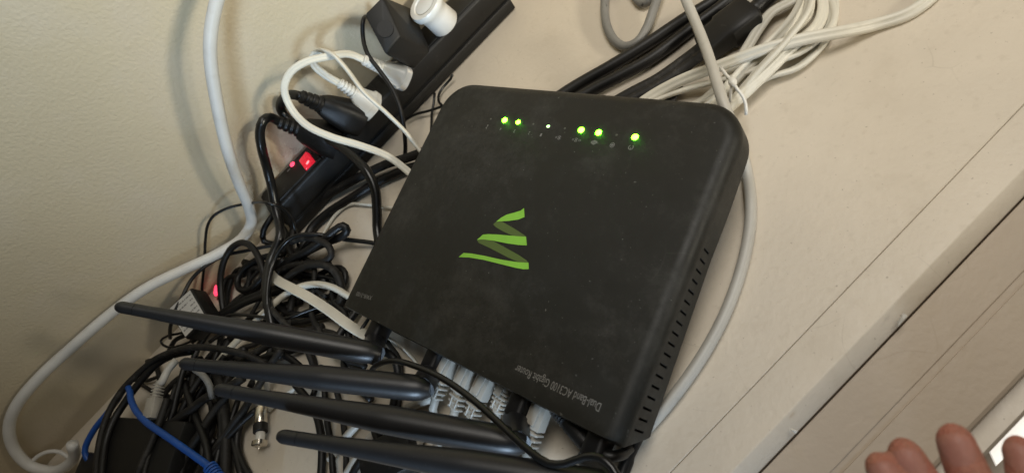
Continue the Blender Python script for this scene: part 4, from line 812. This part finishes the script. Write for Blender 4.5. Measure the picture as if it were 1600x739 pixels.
for r_ in range(6):
    t0 = 0.10+r_*0.145; x_ = 0.06
    while x_ < 0.92:
        w_ = random.uniform(0.03, 0.12); x2 = min(x_+w_, 0.94)
        def pt(a, b): return lq[0].lerp(lq[1], b).lerp(lq[3].lerp(lq[2], b), a)+nl*0.00035
        bm.faces.new([bm.verts.new(pt(*q)) for q in ((x_, t0), (x2, t0), (x2, t0+0.045), (x_, t0+0.045))])
        x_ = x2+0.025
link('print', from_bm(bm), M_print, lab)

# red reflection on the shelf by the label adapter, added as a glowing blob
rd = [(-0.2461,0.2659,0.0060),(-0.2500,0.2551,0.0050)]
link('red_spot_glow', loft(V(rd[0]), V(rd[1]), [(0, 0.0008, 0.0008), (0.3, 0.0020, 0.0016), (0.7, 0.0030, 0.002), (1.0, 0.0018, 0.0012)], (0, 0, 1), 16), M_redl, None, 'small red spot of reflected light between cords beside the label adapter', 'light spot', smooth=180)

# ------------------------------------------------------------------ hand
fing = [
    # joints (tip centre -> knuckle) and radii in mm
    ([(0.0224,-0.2357,0.0854),(0.0187,-0.2459,0.0819),(0.0143,-0.2603,0.0720),(0.0094,-0.2877,0.0377)], (5.5, 6.6, 7.6, 9.0)),
    ([(0.0315,-0.2378,0.0836),(0.0269,-0.2486,0.0795),(0.0221,-0.2642,0.0712),(0.0171,-0.2911,0.0374)], (5.8, 6.9, 8.0, 9.5)),
    ([(0.0467,-0.2448,0.0775),(0.0401,-0.2546,0.0743),(0.0311,-0.2703,0.0673),(0.0237,-0.2962,0.0356)], (6.1, 7.1, 8.2, 9.8)),
    ([(0.0644,-0.2579,0.0476),(0.0563,-0.2663,0.0456),(0.0446,-0.2810,0.0435),(0.0341,-0.3033,0.0268)], (5.2, 6.3, 7.6, 9.5)),
]
bm = bmesh.new()
def add_mesh(me): bm.from_mesh(me); bpy.data.meshes.remove(me)
def limb(pts, rads):
    P = [V(p) for p in pts]; path = catmull(P, 0.002); L_ = [0]
    for i in range(1, len(path)): L_.append(L_[-1]+(path[i]-path[i-1]).length)
    J = [0]
    for i in range(1, len(P)): J.append(J[-1]+(P[i]-P[i-1]).length)
    J = [j*L_[-1]/J[-1] for j in J]
    def rad(s):
        for i in range(len(J)-1):
            if s <= J[i+1]+1e-9:
                t = (s-J[i])/(J[i+1]-J[i]); return (rads[i]*(1-t)+rads[i+1]*t)/1000
        return rads[-1]/1000
    R_ = [rad(s) for s in L_]
    # round tip
    t0 = (path[0]-path[1]).normalized()
    cap = [(path[0]+t0*R_[0]*math.sin(a)*1.22, R_[0]*math.cos(a)) for a in [math.radians(x) for x in (86, 72, 56, 40, 24, 10)]]
    path2 = [c[0] for c in cap]+path; R2 = [c[1] for c in cap]+R_
    add_mesh(sweep(path2, lambda i, n: [(R2[i]*math.cos(2*math.pi*k/20), R2[i]*0.94*math.sin(2*math.pi*k/20)) for k in range(20)]))
    return path, R_
tips = []
for pts, rads in fing: tips.append(limb(pts, rads))
pal = [(0.0095,-0.3111,0.0068),(0.0028,-0.3430,-0.0380),(0.0140,-0.2937,0.0324),(0.0309,-0.3044,0.0258),(-0.0104,-0.3152,-0.0073),(-0.0221,-0.3879,-0.1100)]
limb([pal[2], pal[4], pal[1]], (12, 14, 16)); limb([pal[3], pal[0], pal[1]], (12, 15, 18)); limb([V(pal[2]).lerp(V(pal[3]), 0.5), pal[0], pal[1]], (12, 15, 18))
limb([V(pal[1]).lerp(V(pal[0]), 0.5), pal[1], pal[5]], (22, 23, 24))
th_ = [(0.0598,-0.3201,-0.0050),(0.0479,-0.3286,-0.0083),(0.0277,-0.3365,-0.0204),(0.0028,-0.3430,-0.0380)]
limb(th_, (7.5, 8.5, 10, 13))
me = from_bm(bm)
ho = bpy.data.objects.new('tmp', me); COL.objects.link(ho)
md = ho.modifiers.new('r', 'REMESH'); md.mode = 'VOXEL'; md.voxel_size = 0.0011
ms = ho.modifiers.new('s', 'SMOOTH'); ms.factor = 0.5; ms.iterations = 6
bpy.context.view_layer.update()
hm = bpy.data.meshes.new_from_object(ho.evaluated_get(bpy.context.evaluated_depsgraph_get()))
bpy.data.objects.remove(ho)
hm.materials.clear()
hand = link('hand', hm, M_skin, None, 'fingertips of a bare hand reaching in at the lower right corner', 'hand', smooth=180)
camv = V((-0.0085,-0.2612,0.3437))
def nail(path, R_, rot=0.0, ln=0.0105, wd=58):
    t = (path[0]-path[3]).normalized(); toc = (camv-path[0]); toc = toc-t*toc.dot(t); toc.normalize()
    toc = Matrix.Rotation(math.radians(rot), 3, t) @ toc
    s = t.cross(toc); r = R_[0]
    verts = []; faces = []; nu, nv = 12, 10
    for i in range(nu+1):
        q = i/nu; ax = r*0.80-ln*q-0.0008
        cap = math.sqrt(max(0.0, 1-(max(0, ax)/(r*1.02))**2)) if ax > 0 else 1.0
        wq = math.radians(wd)*min(1.0, (1-(2*q-1)**6*0.55))
        for j in range(nv+1):
            a = wq*(2*j/nv-1); rr = r*(0.2+0.8*cap)*0.965+0.00042*(1-(2*j/nv-1)**4*0.6)
            verts.append(path[0]+t*ax+toc*rr*0.985*math.cos(a)+s*rr*math.sin(a))
    for i in range(nu):
        for j in range(nv):
            k = i*(nv+1)+j; faces.append((k, k+1, k+nv+2, k+nv+1))
    me = bpy.data.meshes.new('m'); me.from_pydata([tuple(v) for v in verts], [], faces); me.update()
    link('fingernail', me, M_nail, hand, smooth=180)
for k, ro_ in ((0, -8), (1, -12), (2, -10), (3, -25)): nail(tips[k][0], tips[k][1], ro_)
